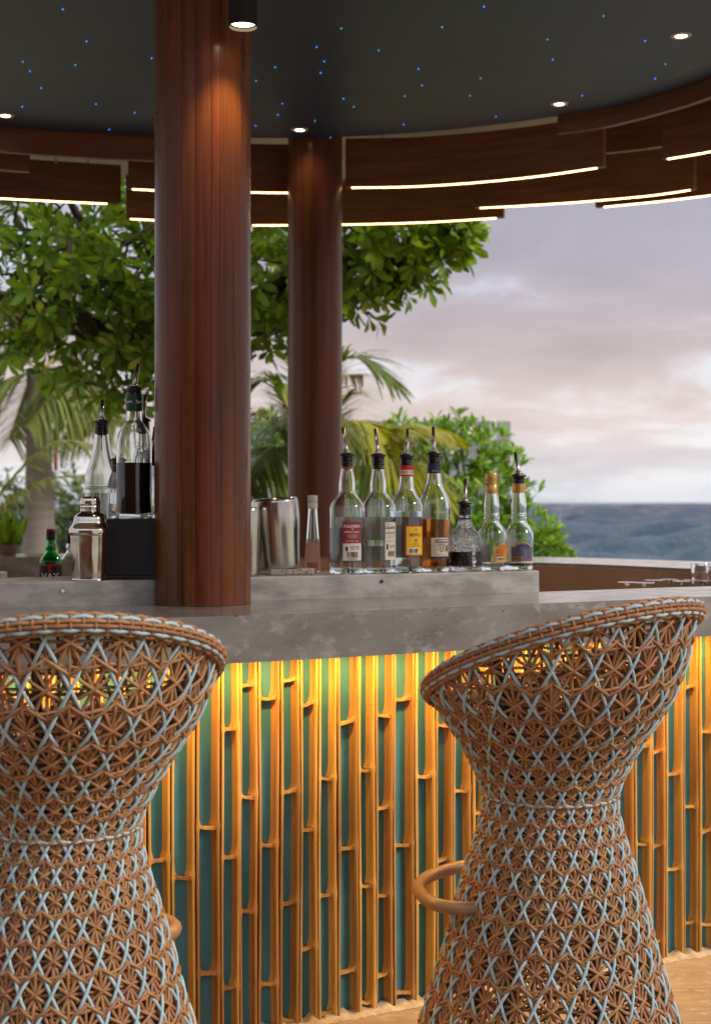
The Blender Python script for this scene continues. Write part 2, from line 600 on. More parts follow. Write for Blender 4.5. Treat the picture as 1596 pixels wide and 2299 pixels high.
pole_red = mat('faded_red_paint', (0.45, 0.06, 0.06), 0.6)
pole_grey = mat('grey_pole', (0.32, 0.33, 0.36), 0.6)

# ------------------------------------------------------------------ ground, sea
g = MB()
xs = np.linspace(-90, 60, 61)
ys = np.linspace(-12, 70, 61)
vs, fs = [], []
for j, y in enumerate(ys):
    for i, x in enumerate(xs):
        shore = 15.0 + max(0.0, -x - 1.0) * 1.9 + 0.5 * math.sin(x * 0.7)
        d = y - shore
        z = -0.008 if d < -2.5 else -0.008 - (d + 2.5) * 0.17
        vs.append((x, y, max(z, -2.2)))
for j in range(60):
    for i in range(60):
        a = j * 61 + i
        fs.append((a, a + 1, a + 62, a + 61))
tag(g.add(vs, fs).build('ground', sand_mat, smooth=True), 'sandy planted beach ground beyond the bar', kind='structure')

fl = MB().add([(-6, -3, 0), (6, -3, 0), (6, 9.3, 0), (-6, 9.3, 0)], [(0, 1, 2, 3)])
tag(fl.build('floor', floor_mat), 'sand coloured concrete terrace floor under the stools', kind='structure')


def sea_material():
    M = bpy.data.materials.new('sea_water')
    M.use_nodes = True
    nt = M.node_tree
    N, L = nt.nodes, nt.links
    b = N['Principled BSDF']
    b.inputs['Roughness'].default_value = 0.12
    b.inputs['IOR'].default_value = 1.33
    b.inputs['Specular IOR Level'].default_value = 0.5
    tc = N.new('ShaderNodeTexCoord')
    mp = N.new('ShaderNodeMapping')
    mp.inputs['Scale'].default_value = (0.9, 1.3, 1)
    L.new(tc.outputs['Object'], mp.inputs[0])
    n = N.new('ShaderNodeTexNoise')
    n.inputs['Scale'].default_value = 1.6
    n.inputs['Detail'].default_value = 6
    n.inputs['Roughness'].default_value = 0.62
    L.new(mp.outputs[0], n.inputs['Vector'])
    bp = N.new('ShaderNodeBump')
    bp.inputs['Strength'].default_value = 1.0
    bp.inputs['Distance'].default_value = 0.35
    L.new(n.outputs[0], bp.inputs['Height'])
    L.new(bp.outputs[0], b.inputs['Normal'])
    # depth colour: turquoise shallows over the sand near the shore, dark blue outside the reef
    sp = N.new('ShaderNodeSeparateXYZ')
    L.new(tc.outputs['Object'], sp.inputs[0])
    mr = N.new('ShaderNodeMapRange')
    mr.inputs[1].default_value = 30
    mr.inputs[2].default_value = 150
    L.new(sp.outputs[1], mr.inputs[0])
    n2 = N.new('ShaderNodeTexNoise')
    n2.inputs['Scale'].default_value = 0.5
    n2.inputs['Detail'].default_value = 5
    L.new(mp.outputs[0], n2.inputs['Vector'])
    ad = N.new('ShaderNodeMath')
    ad.operation = 'ADD'
    L.new(mr.outputs[0], ad.inputs[0])
    sb = N.new('ShaderNodeMath')
    sb.operation = 'MULTIPLY_ADD'
    sb.inputs[1].default_value = 0.7
    sb.inputs[2].default_value = -0.35
    L.new(n2.outputs[0], sb.inputs[0])
    L.new(sb.outputs[0], ad.inputs[1])
    cr = N.new('ShaderNodeValToRGB')
    cr.color_ramp.elements[0].color = (0.035, 0.075, 0.105, 1)
    cr.color_ramp.elements[1].color = (0.012, 0.026, 0.058, 1)
    e = cr.color_ramp.elements.new(0.55)
    e.color = (0.022, 0.050, 0.085, 1)
    L.new(ad.outputs[0], cr.inputs[0])
    L.new(cr.outputs[0], b.inputs['Base Color'])
    return M


def build_sea():
    m = MB()
    ys = np.concatenate([np.linspace(8, 40, 14), np.geomspace(42, 1600, 520), np.geomspace(1650, 7500, 20)])
    nx = 200
    X = np.linspace(-1, 1, nx)
    wr = np.random.default_rng(4)
    comps = []
    for k in range(26):
        lam = .8 * 1.095 ** k
        th = wr.normal(-1.35, .55)
        comps.append((2 * PI / lam * math.cos(th), 2 * PI / lam * math.sin(th), wr.uniform(0, 6.28), .0175 * lam ** .8))
    for k in range(18):
        lam = 8 * 1.105 ** k
        th = wr.normal(-1.4, .5)
        comps.append((2 * PI / lam * math.cos(th), 2 * PI / lam * math.sin(th), wr.uniform(0, 6.28), .0045 * lam))
    vs = []
    for y in ys:
        w = .42 * y + 14
        x = X * w + .04 * y
        z = np.zeros(nx)
        if 40 < y < 1610:
            for kx, ky, ph, am in comps:
                if 2 * PI / math.hypot(kx, ky) > 2.2 * y * .0075:
                    z += am * np.sin(kx * x + ky * y + ph)
            z *= min(1, (1615 - y) / 300)
            z = z + .45 * np.abs(z)
        vs.append(np.stack([x, np.full(nx, y), -.85 + z], 1))
    vs = np.concatenate(vs)
    fs = []
    for j in range(len(ys) - 1):
        q = j * nx
        fs += [(q + i, q + i + 1, q + nx + i + 1, q + nx + i) for i in range(nx - 1)]
    o = m.add(vs, fs).build('sea', sea_material(), smooth=True)
    tag(o, 'rippled blue sea reaching the horizon', kind='structure')


build_sea()

# ------------------------------------------------------------------ the bar
ZT, ZB = 1.09, 0.977          # counter top and underside
PAIRS = [((-1.4, 2.95), (-1.45, 3.42)), ((-.792, 3.17), (-.905, 3.622)), ((-.248, 3.394), (-.283, 3.90)), ((.13, 3.59), (.13, 4.085)),
         ((.55, 3.815), (.552, 4.274)), ((1.016, 4.066), (.95, 4.475)), ((1.5, 4.35), (1.33, 4.68)), ((2.05, 4.95), (1.62, 5.1)),
         ((2.1, 5.6), (1.6, 5.5)), ((1.75, 6.25), (1.353, 5.767)), ((1.4, 6.62), (1.063, 6.13)), ((1.08, 6.9), (.82, 6.33)),
         ((.5, 7.15), (.35, 6.62)), ((-.2, 7.38), (-.25, 6.86)), ((-1, 7.45), (-1, 6.95)), ((-1.9, 7.4), (-1.8, 6.93)),
         ((-2.9, 6.9), (-2.6, 6.5)), ((-3.4, 5.8), (-2.9, 5.6)), ((-3.4, 4.4), (-2.9, 4.6)), ((-2.9, 3.4), (-2.5, 3.85)), ((-2.1, 2.95), (-2.0, 3.43))]
outer = catmull([p[0] for p in PAIRS], 6, True)
inner = catmull([p[1] for p in PAIRS], 6, True)
bar = empty('bar_counter', (0, 3.6, 0))
tag(bar, 'curved concrete bar with split bamboo front lit from under its top', 'bar')


def under(o, root):
    """parent keeping place (roots here carry no rotation)"""
    o.parent = root
    o.matrix_parent_inverse = Matrix.Translation(-Vector(root.location))
    return o


m = MB().strip(outer, inner, ZB, ZT, True)
under(m.build('countertop', concrete_top), bar)
wi = offset2(inner, -0.035, True)
wi2 = offset2(inner, -0.075, True)
under(MB().strip(wi, wi2, 0.0, ZB - 0.003, True).build('inner_wall', concrete_in), bar)
ap = inner[34:88]
under(MB().strip(offset2(ap, .002), offset2(ap, .014), ZB - .05, ZT - .014).build('inner_apron', concrete_in), bar)
# outer wall: teal; near stretch follows the measured front line
panel_pts = [(-1.45, 3.17), (-.9, 3.395), (-.4, 3.60), (-.1434, 3.721), (.0036, 3.796), (.1816, 3.891), (.6, 4.095), (1.067, 4.32), (1.6, 4.58)]
panel = catmull(panel_pts, 14)
under(MB().strip(panel, offset2(panel, 0.05), 0.0, ZB - 0.003).build('teal_back_panel', teal_wall), bar)
far_o = offset2(outer, 0.26, True)
sel = far_o[40:118]
under(MB().strip(sel, offset2(sel, 0.04), 0.0, ZB - 0.003).build('outer_wall', teal_wall), bar)
# arc-length walk along the panel
seg = np.linalg.norm(np.diff(panel, axis=0), axis=1)
arc = np.concatenate([[0], np.cumsum(seg)])


def on_panel(s):
    x = np.interp(s, arc, panel[:, 0])
    y = np.interp(s, arc, panel[:, 1])
    e = 0.02
    t = np.array([np.interp(s + e, arc, panel[:, 0]) - np.interp(s - e, arc, panel[:, 0]), np.interp(s + e, arc, panel[:, 1]) - np.interp(s - e, arc, panel[:, 1])])
    t /= np.linalg.norm(t)
    return np.array([x, y]), t, np.array([t[1], -t[0]])     # point, tangent, outward (towards the stools)


def s_of_px(x):
    best, bs = 1e9, 0
    for s in np.linspace(0, arc[-1], 900):
        p, t, n = on_panel(s)
        px = 798 + FPX * p[0] / p[1]
        if abs(px - x) < best:
            best, bs = abs(px - x), s
    return bs


# measured columns: photograph pixel edge pairs and node rows
COLS = [(105, 215, [1190]), (222, 328, [945, 1650]), (333, 418, [475, 1090, 1715]), (424, 508, [265, 800, 1355]), (514, 610, [325, 1035, 1705]),
        (615, 706, [240, 775, 1310, 1870]), (711, 793, [355, 955, 1525]), (800, 882, [715, 1275, 1840]), (887, 983, [440, 1050, 1640]),
        (988, 1060, [670, 1225, 1785]), (1070, 1148, [410, 855, 1275, 1655]), (1154, 1251, [330, 1035, 1745]), (1256, 1347, [700, 1300]),
        (1353, 1432, [460, 1105]), (1440, 1522, [775, 1340])]
spans = []
for x0, x1, nodes in COLS:
    s0, s1 = s_of_px(332.5 + .4688 * x0), s_of_px(332.5 + .4688 * x1)
    p, t, n = on_panel((s0 + s1) / 2)
    spans.append((s0, s1, [EYE - (1413.1 + .4688 * q - 1127) * (p[1] - 0.03) / FPX for q in nodes]))
s = spans[0][0] - 0.004
while s > 0.10:
    w = random.uniform(0.052, 0.068)
    z = random.uniform(0.1, 0.4)
    nodes = []
    while z < 0.95:
        nodes.append(z)
        z += random.uniform(0.26, 0.36)
    spans.append((s - w, s, nodes))
    s -= w + 0.003
s = spans[14][1] + 0.004
while s < arc[-1] - 0.1:
    w = random.uniform(0.048, 0.066)
    z = random.uniform(0.06, 0.4)
    nodes = []
    while z < 0.95:
        nodes.append(z)
        z += random.uniform(0.27, 0.36)
    spans.append((s, s + w, nodes))
    s += w + 0.003


def add_bamboo(s0, s1, nodes):
    w = s1 - s0
    c, t, n = on_panel((s0 + s1) / 2)
    depth = 0.027 + random.uniform(-.003, .003)
    th = 0.0058
    zs = sorted(set([0.008] + list(np.linspace(0.008, ZB - 0.004, 15)) + [q + d for q in nodes for d in (-.035, -.014, 0, .014, .035) if 0.02 < q + d < ZB - .01]))
    m = MB()
    lean = random.uniform(-.002, .002)
    for side in (-1, 1):
        rings = []
        ph = random.uniform(0, 6)
        for z in zs:
            bul = sum(0.0028 * math.exp(-((z - q) / 0.012) ** 2) for q in nodes)
            inn = sum(0.0075 * math.exp(-abs(z - q) / 0.010) for q in nodes)
            wob = 0.0014 * math.sin(z * 6.3 + ph) + lean * (z - .5)
            ho = w / 2 + bul * 0.5                       # half width at the widest, outer
            ring = []
            # (u, d) section of one side wall, closed loop: outer face, front rim, inner face
            for u, d in ((ho * .80, 0.0), (ho * .97, depth * .35), (ho, depth * .7), (ho * .985, depth + bul * .4),
                         (ho * .985 - th * .5, depth + .0012 + bul * .4), (ho * .985 - th - inn * .35, depth - .0006 + bul * .4), (ho - th - inn, depth * .7),
                         (ho * .95 - th - inn, depth * .3), (ho * .74 - th - inn, 0.0)):
                q = c + t * (side * u + wob) + n * d
                ring.append((q[0], q[1] - 3.6, z))
            rings.append(ring)
        k = len(rings[0])
        vs = [p for r in rings for p in r]
        fs = []
        for i in range(len(rings) - 1):
            for j in range(k):
                a, b, cc, dd = i * k + j, i * k + (j + 1) % k, (i + 1) * k + (j + 1) % k, (i + 1) * k + j
                fs.append((a, b, cc, dd) if side > 0 else (a, dd, cc, b))
        fs.append(tuple(range(k))[::-1])
        fs.append(tuple(range((len(rings) - 1) * k, len(rings) * k)))
        m.add(vs, fs)
    b = m.build('bamboo', bamboo_mat, bar)
    sharp_by_angle(b.data, 22)
    for q in nodes:
        if not 0.02 < q < ZB - 0.015:
            continue
        sm = MB()
        nu = 9
        tilt = random.uniform(-.006, .006)
        sag = random.uniform(.003, .008)
        top, bot = [], []
        for i in range(nu):
            f = -1 + 2 * i / (nu - 1)
            u = f * (w / 2 - th * .6)
            fr = depth - 0.003 - 0.006 * (1 - f * f) + random.uniform(-.0008, .0008)
            zz = q - sag * (1 - f * f) + tilt * f + random.uniform(-.001, .001)
            h = 0.0032 + 0.007 * abs(f) ** 4
            for lst, dz in ((top, h), (bot, -h)):
                for d in (0.001, fr):
                    pp = c + t * u + n * d
                    lst.append((pp[0], pp[1] - 3.6, zz + dz))
        vs = top + bot
        o = len(top)
        fs = []
        for i in range(nu - 1):
            a = 2 * i
            fs += [(a, a + 1, a + 3, a + 2), (o + a, o + a + 2, o + a + 3, o + a + 1), (a + 1, o + a + 1, o + a + 3, a + 3)]
        fs += [(0, o, o + 1, 1), (2 * nu - 2, 2 * nu - 1, o + 2 * nu - 1, o + 2 * nu - 2)]
        sm.add(vs, fs)
        sm.build('node_wall', bamboo_mat, b, autosmooth=True)


for sp_ in spans:
    add_bamboo(*sp_)
# sandy mortar bedding along the foot of the bamboo
m = MB()
vs, fs = [], []
NB = 420
for k in range(NB):
    c, t, n = on_panel(arc[-1] * k / (NB - 1))
    h = .010 + .007 * math.sin(k * .9) * math.sin(k * .23 + 1) + random.uniform(-.003, .004)
    for d, z in ((.004, h + .006), (.022, h), (.036, h * .7), (.050 + random.uniform(-.006, .006), .0008)):
        q = c + n * d
        vs.append((q[0], q[1], z))
for k in range(NB - 1):
    for i in range(3):
        a = 4 * k + i
        fs.append((a, a + 1, a + 5, a + 4))
m.add(vs, fs)
under(tag(m.build('mortar_bed', mortar_mat, smooth=True), kind='stuff'), bar)
# light strip under the top (visible channel + lamp light in short straight lengths along the curve)
strip_line = offset2(panel, -0.10)
under(MB().strip(strip_line, offset2(strip_line, 0.012), ZB - 0.010, ZB - 0.002).build('light_strip', led_under), bar)
for k in range(12):
    i0 = int((len(strip_line) - 1) * k / 12)
    i1 = int((len(strip_line) - 1) * (k + 1) / 12)
    a, b = strip_line[i0], strip_line[i1]
    ld = bpy.data.lights.new('under_counter_light', 'AREA')
    ld.shape = 'RECTANGLE'
    ld.size = float(np.linalg.norm(b - a))
    ld.size_y = 0.012
    ld.energy = 5.0 * ld.size
    ld.color = (1.0, 0.545, 0.15)
    lo = bpy.data.objects.new('under_counter_light', ld)
    C.objects.link(lo)
    mid = (a + b) / 2
    ang = math.atan2(b[1] - a[1], b[0] - a[0])
    lo.matrix_world = Matrix.Translation((mid[0], mid[1], ZB - 0.013)) @ Matrix.Rotation(ang, 4, 'Z') @ Matrix.Rotation(math.radians(6), 4, 'X')
    mw = lo.matrix_world.copy()
    lo.parent = bar
    lo.matrix_parent_inverse = Matrix.Translation(-Vector(bar.location))
    lo.matrix_basis = mw
# bottle ledge behind the top
ZL = 1.154
ledge_line = catmull([(-1.9, 3.33), (-1.4, 3.45), (-.905, 3.622), (-.539, 3.771), (-.283, 3.892), (.13, 4.08), (.552, 4.274)], 8)
back = offset2(ledge_line, 0.26)
under(MB().strip(ledge_line, back, 0.98, ZL).build('bottle_ledge', concrete_ledge, bevel=0.004), bar)
# fixing hole and screw in the ledge face
for x, y, mt in ((142, 1326.5, steel_dark), (857, 1305, ink_dark)):
    yy = np.interp((x - 798) / FPX * 3.8, ledge_line[:, 0], ledge_line[:, 1])
    q = P(x, y, yy)
    yy = np.interp(q.x, ledge_line[:, 0], ledge_line[:, 1])
    q = P(x, y, yy)
    mm = MB().lathe([(0, 0.0015), (0.0045, 0.0015), (0.0052, 0.0), (0, 0.0)], 12)
    o = mm.build('ledge_fixing', mt)
    o.rotation_euler = (math.radians(90), 0, math.radians(24))
    o.location = q + Vector((0.0, -0.0025, 0))
    mw = o.matrix_world
    under(o, bar)

# ------------------------------------------------------------------ work counters inside the ring
wk = MB().box((-2.2, 4.75, .90), (-.55, 5.35, .95))
o = empty('work_counter', (-1.4, 5.05, 0))
tag(o, 'concrete work counter inside the bar ring holding the green bottle', 'counter')
under(wk.build('counter_slab', concrete_far, bevel=.004), o)
under(MB().box((-2.15, 4.8, 0), (-.6, 5.3, .897)).build('counter_base', concrete_in), o)
o = empty('glass_counter', (1.1, 5.3, 0))
tag(o, 'low concrete counter along the brown wall holding upturned glasses', 'counter')
gl_line = catmull([(1.42, 4.86), (1.50, 5.1), (1.49, 5.42), (1.25, 5.75), (.95, 6.05)], 6)
gl_in = catmull([(.86, 4.95), (.92, 5.1), (.9, 5.3), (.85, 5.42), (.70, 5.65)], 6)
under(MB().strip(gl_in, gl_line, .80, .85).build('counter_slab', concrete_far, bevel=.004), o)
under(MB().strip(gl_in * .8 + gl_line * .2, gl_in * .2 + gl_line * .8, 0, .797).build('counter_base', concrete_in), o)

# ------------------------------------------------------------------ columns of staves


def column(name, label, x, y, r, z0, z1, nst, material, seed):
    rnd = random.Random(seed)
    root = empty(name, (x, y, z0))
    tag(root, label, 'column', 'round timber columns')
    ws = [rnd.uniform(.55, 1.5) for _ in range(nst)]
    tot = sum(ws)
    a = rnd.uniform(0, 1)
    MB().lathe([(0, 0.002), (r - .024, 0.002), (r - .024, z1 - z0 - .002), (0, z1 - z0 - .002)], 32).build('core', ink_dark, root)
    for wv in ws:
        da = wv / tot * 2 * PI
        gap = rnd.uniform(.00015, .0006) / r
        a0, a1 = a + gap, a + da - gap
        k = max(3, int(da / .12))
        dr = rnd.uniform(-.0003, .0003)
        prof = []
        for i in range(k + 1):
            f = i / k
            e = .0004 if i in (0, k) else 0
            aa = a0 + (a1 - a0) * f
            prof.append(((r + dr - e) * math.cos(aa), (r + dr - e) * math.sin(aa)))
        for i in range(k, -1, -1):
            aa = a0 + (a1 - a0) * i / k
            prof.append(((r - .02) * math.cos(aa), (r - .02) * math.sin(aa)))
        n = len(prof)
        vs = [(p[0], p[1], 0) for p in prof] + [(p[0], p[1], z1 - z0) for p in prof]
        fs = [tuple(range(n))[::-1], tuple(range(n, 2 * n))] + [(i, (i + 1) % n, n + (i + 1) % n, n + i) for i in range(n)]
        MB().add(vs, fs).build('stave', material, root, autosmooth=True)
        a += da
    return root


column('timber_column', 'thick glossy red brown timber column standing on the bar top', -.407, 3.795, .1275, ZT + .001, 3.129, 22, wood_col, 3)
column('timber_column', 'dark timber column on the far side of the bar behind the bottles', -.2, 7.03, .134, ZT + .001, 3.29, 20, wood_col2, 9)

# spotlight on the near column
sp = empty('column_spotlight', (-.284, 3.60, 2.562))
tag(sp, 'black cylinder spotlight fixed to the near timber column', 'spotlight')
MB().lathe([(.031, .012), (.0355, .012), (.0355, .0), (.0365, .0), (.0365, .006), (.036, .3), (0, .3)], 32).build('housing', black_metal, sp, autosmooth=True)
MB().lathe([(0, .010), (.031, .010)], 32).build('lens', lens_warm, sp)
MB().tube([(0, .02, .16), (-.05, .095, .16)], .012, 10).build('bracket', black_metal, sp, smooth=True)
ld = bpy.data.lights.new('spotlight_lamp', 'SPOT')
ld.energy = 8
ld.color = (1.0, .70, .36)
ld.spot_size = math.radians(95)
ld.spot_blend = .7
ld.shadow_soft_size = .025
lo = bpy.data.objects.new('spotlight_lamp', ld)
C.objects.link(lo)
lo.parent = sp
lo.location = (0, 0, .002)

# ------------------------------------------------------------------ ceiling, stars, downlights, roof, louvres
ZC = 3.13
ce_pts = [(-1.673, 6.696), (-.978, 6.872), (-.494, 6.917), (0, 6.885), (.567, 6.712), (1.104, 6.408), (1.344, 6.13), (1.50, 5.86), (1.75, 5.2), (1.72, 4.5), (1.40, 3.85),
          (.85, 3.3), (.1, 3.05), (-.8, 2.98), (-1.8, 3.2), (-2.6, 3.9), (-2.9, 4.8), (-2.7, 5.7), (-2.3, 6.3)]
ce = catmull(ce_pts, 8, True)
cen = np.array([-.5, 5.0])
m = MB()
n = len(ce)
m.add([(cen[0], cen[1], ZC)] + [(p[0], p[1], ZC) for p in ce] + [(p[0], p[1], ZC + .06) for p in ce],
      [(0, 1 + i, 1 + (i + 1) % n) for i in range(n)] + [(1 + i, 1 + n + i, 1 + n + (i + 1) % n, 1 + (i + 1) % n) for i in range(n)])
ceiling = tag(m.build('ceiling', ceil_mat), 'round night blue ceiling dotted with tiny lights', kind='structure')
STARS = [(142, 20), (195, 92), (1086, 14), (766, 63), (992, 60), (1354, 35), (1447, 91), (1240, 133), (1493, 143), (1470, 176), (1306, 214), (1113, 261), (906, 279), (1055, 214),
         (1078, 175), (947, 191), (939, 154), (794, 239), (771, 221), (720, 163), (728, 137), (711, 105), (634, 232), (624, 257), (618, 150), (575, 181), (574, 282), (707, 271),
         (303, 252), (216, 233), (246, 290), (93, 197), (68, 159), (51, 239), (52, 138), (170, 145), (850, 112), (341, 130), (742, 308), (908, 215), (1228, 88)]
dim = {(170, 145), (52, 138), (850, 112), (1228, 88), (908, 215), (742, 308), (1354, 35)}
sm1 = MB().lathe([(0, -.005), (.0022, -.003), (.0032, 0), (.0032, .004)], 8).mesh('star_light', True)
sm1.materials.append(star_mat)
sm2 = sm1.copy()
sm2.materials.clear()
sm2.materials.append(star_teal)
for x, y in STARS:
    Y = (ZC - EYE) * FPX / (1127 - y)
    o = bpy.data.objects.new('star_light', sm2 if (x, y) in dim or random.random() < .15 else sm1)
    C.objects.link(o)
    o.parent = ceiling
    q = P(x, y, Y)
    o.location = (q.x, q.y, ZC - .0005)
DL = [((1528, 80), 'small round downlight in the blue ceiling nearest the rim where the glow shows'), ((1255, 233), 'small round downlight in the blue ceiling above the long lit louvre'),
      ((673, 291), 'small round downlight in the blue ceiling beside the far column'), ((13, 259), 'small round downlight in the blue ceiling above the fascia board')]
for (x, y), lab in DL:
    Y = (ZC - EYE) * FPX / (1127 - y)
    q = P(x, y, Y)
    r_ = empty('downlight', (q.x, q.y, ZC - .0003))
    tag(r_, lab, 'downlight', 'downlights in the ceiling')
    MB().lathe([(.022, .001), (.024, -.004), (.038, -.003), (.040, 0)], 28).build('trim', trim_mat, r_, smooth=True)
    MB().lathe([(0, -.0015), (.022, -.0015)], 24).build('lens', lens_warm, r_)
    ld = bpy.data.lights.new('downlight_lamp', 'SPOT')
    ld.energy = 2.5 if x == 673 else 45
    ld.color = (1.0, .72, .42)
    ld.spot_size = math.radians(140)
    ld.spot_blend = .8
    ld.shadow_soft_size = .03
    lo = bpy.data.objects.new('downlight_lamp', ld)
    C.objects.link(lo)
    lo.parent = r_
    lo.location = (0, 0, -.008)
# fascia boards under the ceiling's rim
def arc_board(pts, z0, z1, th, name, material, parent=None, per=8):
    c_ = catmull(pts, per)
    return MB().strip(c_, offset2(c_, th), z0, z1).build(name, material, parent, autosmooth=True)


cl = offset2(ce, 0.012, True)
fa = tag(arc_board([(-2.62, 6.05), (-2.25, 6.42), (-1.673, 6.74), (-.978, 6.915), (-.62, 6.95)], 3.02, 3.185, .03, 'fascia_board', wood_louvre), 'dark fascia board under the blue ceiling running to the near column', 'fascia')
fb = tag(arc_board([(.93, 6.56), (1.12, 6.45), (1.36, 6.17), (1.52, 5.89), (1.77, 5.25), (1.74, 4.6)], 3.06, 3.185, .03, 'fascia_board', wood_louvre), 'dark fascia board under the blue ceiling by the open sea side', 'fascia')
for f_ in (fa, fb):
    f_['group'] = 'ceiling fascia boards'
under(MB().strip(offset2(ce, 0.0, True)[:36], offset2(ce, -0.018, True)[:36], ZC - .004, ZC + .05).build('rim_trim', wood_louvre), ceiling) if False else None
roof = np.array([cen + (p - cen) * (1 + 1.75 / np.linalg.norm(p - cen)) for p in ce])
m = MB()
m.add([(p[0], p[1], 3.30) for p in ce] + [(p[0], p[1], 3.30) for p in roof] + [(p[0], p[1], 3.42) for p in roof] + [(cen[0], cen[1], 3.5)],
      [(i, n + i, n + (i + 1) % n, (i + 1) % n) for i in range(n)] + [(n + i, 2 * n + i, 2 * n + (i + 1) % n, n + (i + 1) % n) for i in range(n)] + [(2 * n + i, 3 * n, 2 * n + (i + 1) % n) for i in range(n)] +
      [])
tag(m.build('roof', roof_mat), 'flat roof over the bar carrying the timber louvres', kind='structure')

LV = [([(-.05, 7.12), (.25, 7.10), (.55, 7.02), (.862, 6.88), (1.161, 6.68)], 2.937, 3.18, True, 'long curved timber louvre with glowing edge reaching from the far column toward the sea'),
      ([(1.407, 6.54), (1.595, 6.38), (1.9, 6.02), (2.1, 5.6)], 2.937, 3.19, True, 'curved timber louvre with glowing edge at the seaward end of the inner row'),
      ([(.637, 7.62), (.9, 7.55), (1.173, 7.46), (1.504, 7.31), (1.70, 7.16)], 2.937, 3.17, True, 'timber louvre with glowing edge hung behind the long inner one over the sky'),
      ([(-.64, 8.09), (-.1, 8.07), (.4, 8.0), (.818, 7.87)], 2.937, 3.16, True, 'outermost timber louvre with glowing edge in front of the leafy tree top'),
      ([(-.66, 7.21), (-.435, 7.235), (-.30, 7.235)], 2.937, 3.18, True, 'short timber louvre with glowing edge between the two columns'),
      ([(-1.14, 7.15), (-.95, 7.19), (-.78, 7.2)], 2.937, 3.18, True, 'timber louvre with glowing edge half hidden by the near column, upper of two'),
      ([(-1.27, 7.90), (-1.05, 7.96), (-.85, 8.0)], 2.937, 3.18, True, 'timber louvre with glowing edge half hidden by the near column, lower of two'),
      ([(-2.5, 6.95), (-2.1, 7.26), (-1.84, 7.37), (-1.248, 7.52)], 2.937, 3.13, True, 'timber louvre with glowing edge in front of the tree on the fascia side'),
      ([(-2.4, 6.65), (-2.0, 6.85), (-1.60, 7.0)], 2.985, 3.17, False, 'unlit timber louvre tucked close behind the fascia board'),
      ([(-2.4, 7.6), (-1.9, 7.85), (-1.32, 8.02)], 3.05, 3.26, False, 'unlit timber board high behind the louvres on the fascia side'),
      ([(1.30, 7.72), (1.7, 7.5), (2.1, 7.2), (2.5, 6.75)], 2.96, 3.20, True, 'timber louvre at the outer seaward edge, mostly behind the others'),
      ([(1.0, 7.0), (1.35, 6.86), (1.75, 6.6)], 3.06, 3.25, False, 'unlit timber board in the gap between the two inner lit louvres'),
      ([(.05, 7.55), (.35, 7.52), (.62, 7.47)], 3.03, 3.22, False, 'unlit timber board behind the long curved louvre')]
for pts, z0, z1, lit, lab in LV:
    c0 = np.mean(np.array(pts), axis=0)
    root = empty('timber_louvre', (c0[0], c0[1], z0))
    tag(root, lab, 'louvre', 'timber louvres under the roof')
    line = catmull(pts, 10)
    under(MB().strip(line, offset2(line, .035), z0, z1).build('board', wood_louvre, autosmooth=True), root)
    if lit:
        under(MB().strip(offset2(line, .004)[1:-1], offset2(line, .016)[1:-1], z0 - .0040, z0 - .0005).build('light_strip', led_warm), root)
    for f_ in (.15, .85):
        q = offset2(line, .017)[int((len(line) - 1) * f_)]
        under(MB().tube([(q[0], q[1], z1 - .002), (q[0], q[1], 3.299)], .005, 6).build('hanger', trim_mat), root)

# ------------------------------------------------------------------ woven bar stools
NC = 22
_pz = np.array([0.0, .148, .287, .462, .540, .611, .661, .705, .760, .823, .886, .937, .987, 1.067, 1.13, 1.22])
_pr = np.array([.338, .298, .252, .206, .181, .159, .146, .152, .179, .215, .260, .288, .303, .322, .333, .35])
_zz = np.linspace(0, 1.22, 600)
_rr = np.interp(_zz, _pz, _pr)
_k = np.exp(-0.5 * (np.arange(-40, 41) / 13.0) ** 2)
_k /= _k.sum()
_rr = np.convolve(np.pad(_rr, 40, mode='reflect', reflect_type='odd'), _k, 'valid')
_dl = np.hypot(np.diff(_zz), np.diff(_rr))
_dt = _dl / (2 * PI * 0.5 * (_rr[1:] + _rr[:-1]) / NC * 1.04)
_tt = np.concatenate([[0], np.cumsum(_dt)])
_tt -= np.interp(.686, _zz, _tt)
_nr, _nz = np.gradient(_zz), -np.gradient(_rr)
_nl = np.hypot(_nr, _nz)
_nr, _nz = _nr / _nl, _nz / _nl
RIM_Z0, RIM_A = 1.003, 0.130
CR = 0.0035                 # cord radius
T0, T1 = np.interp(.018, _zz, _tt), _tt[-1]


def rim_z(phi):
    return RIM_Z0 + RIM_A * np.cos(phi + PI / 2)      # high towards local -Y


def surf(s, t, off):
    """s in columns round the stool, t in rows up it, off outwards"""
    phi = 2 * PI * s / NC
    z = np.interp(t, _tt, _zz)
    r = np.interp(t, _tt, _rr)
    nr, nz = np.interp(t, _tt, _nr), np.interp(t, _tt, _nz)
    R = r + off * nr
    return np.stack([R * np.cos(phi), R * np.sin(phi), z + off * nz], -1), phi


def pieces(pts, phi):
    """the runs of a cord that lie below the tilted rim"""
    ok = pts[:, 2] <= rim_z(phi) - .002
    runs, cur = [], []
    for i in range(len(pts)):
        if ok[i]:
            if not cur and i > 0:
                cur.append(_cut(pts[i], pts[i - 1], phi[i], phi[i - 1]))
            cur.append(pts[i])
        elif cur:
            cur.append(_cut(pts[i - 1], pts[i], phi[i - 1], phi[i]))
            runs.append(cur)
            cur = []
    if cur:
        runs.append(cur)
    return [np.array(r) for r in runs if len(r) > 1]


def _cut(pin, pout, fin, fout):
    a = rim_z(fin) - .002 - pin[2]
    b = pout[2] - (rim_z(fout) - .002)
    f = a / max(a + b, 1e-6)
    return pin + (pout - pin) * min(max(f, 0), 1)


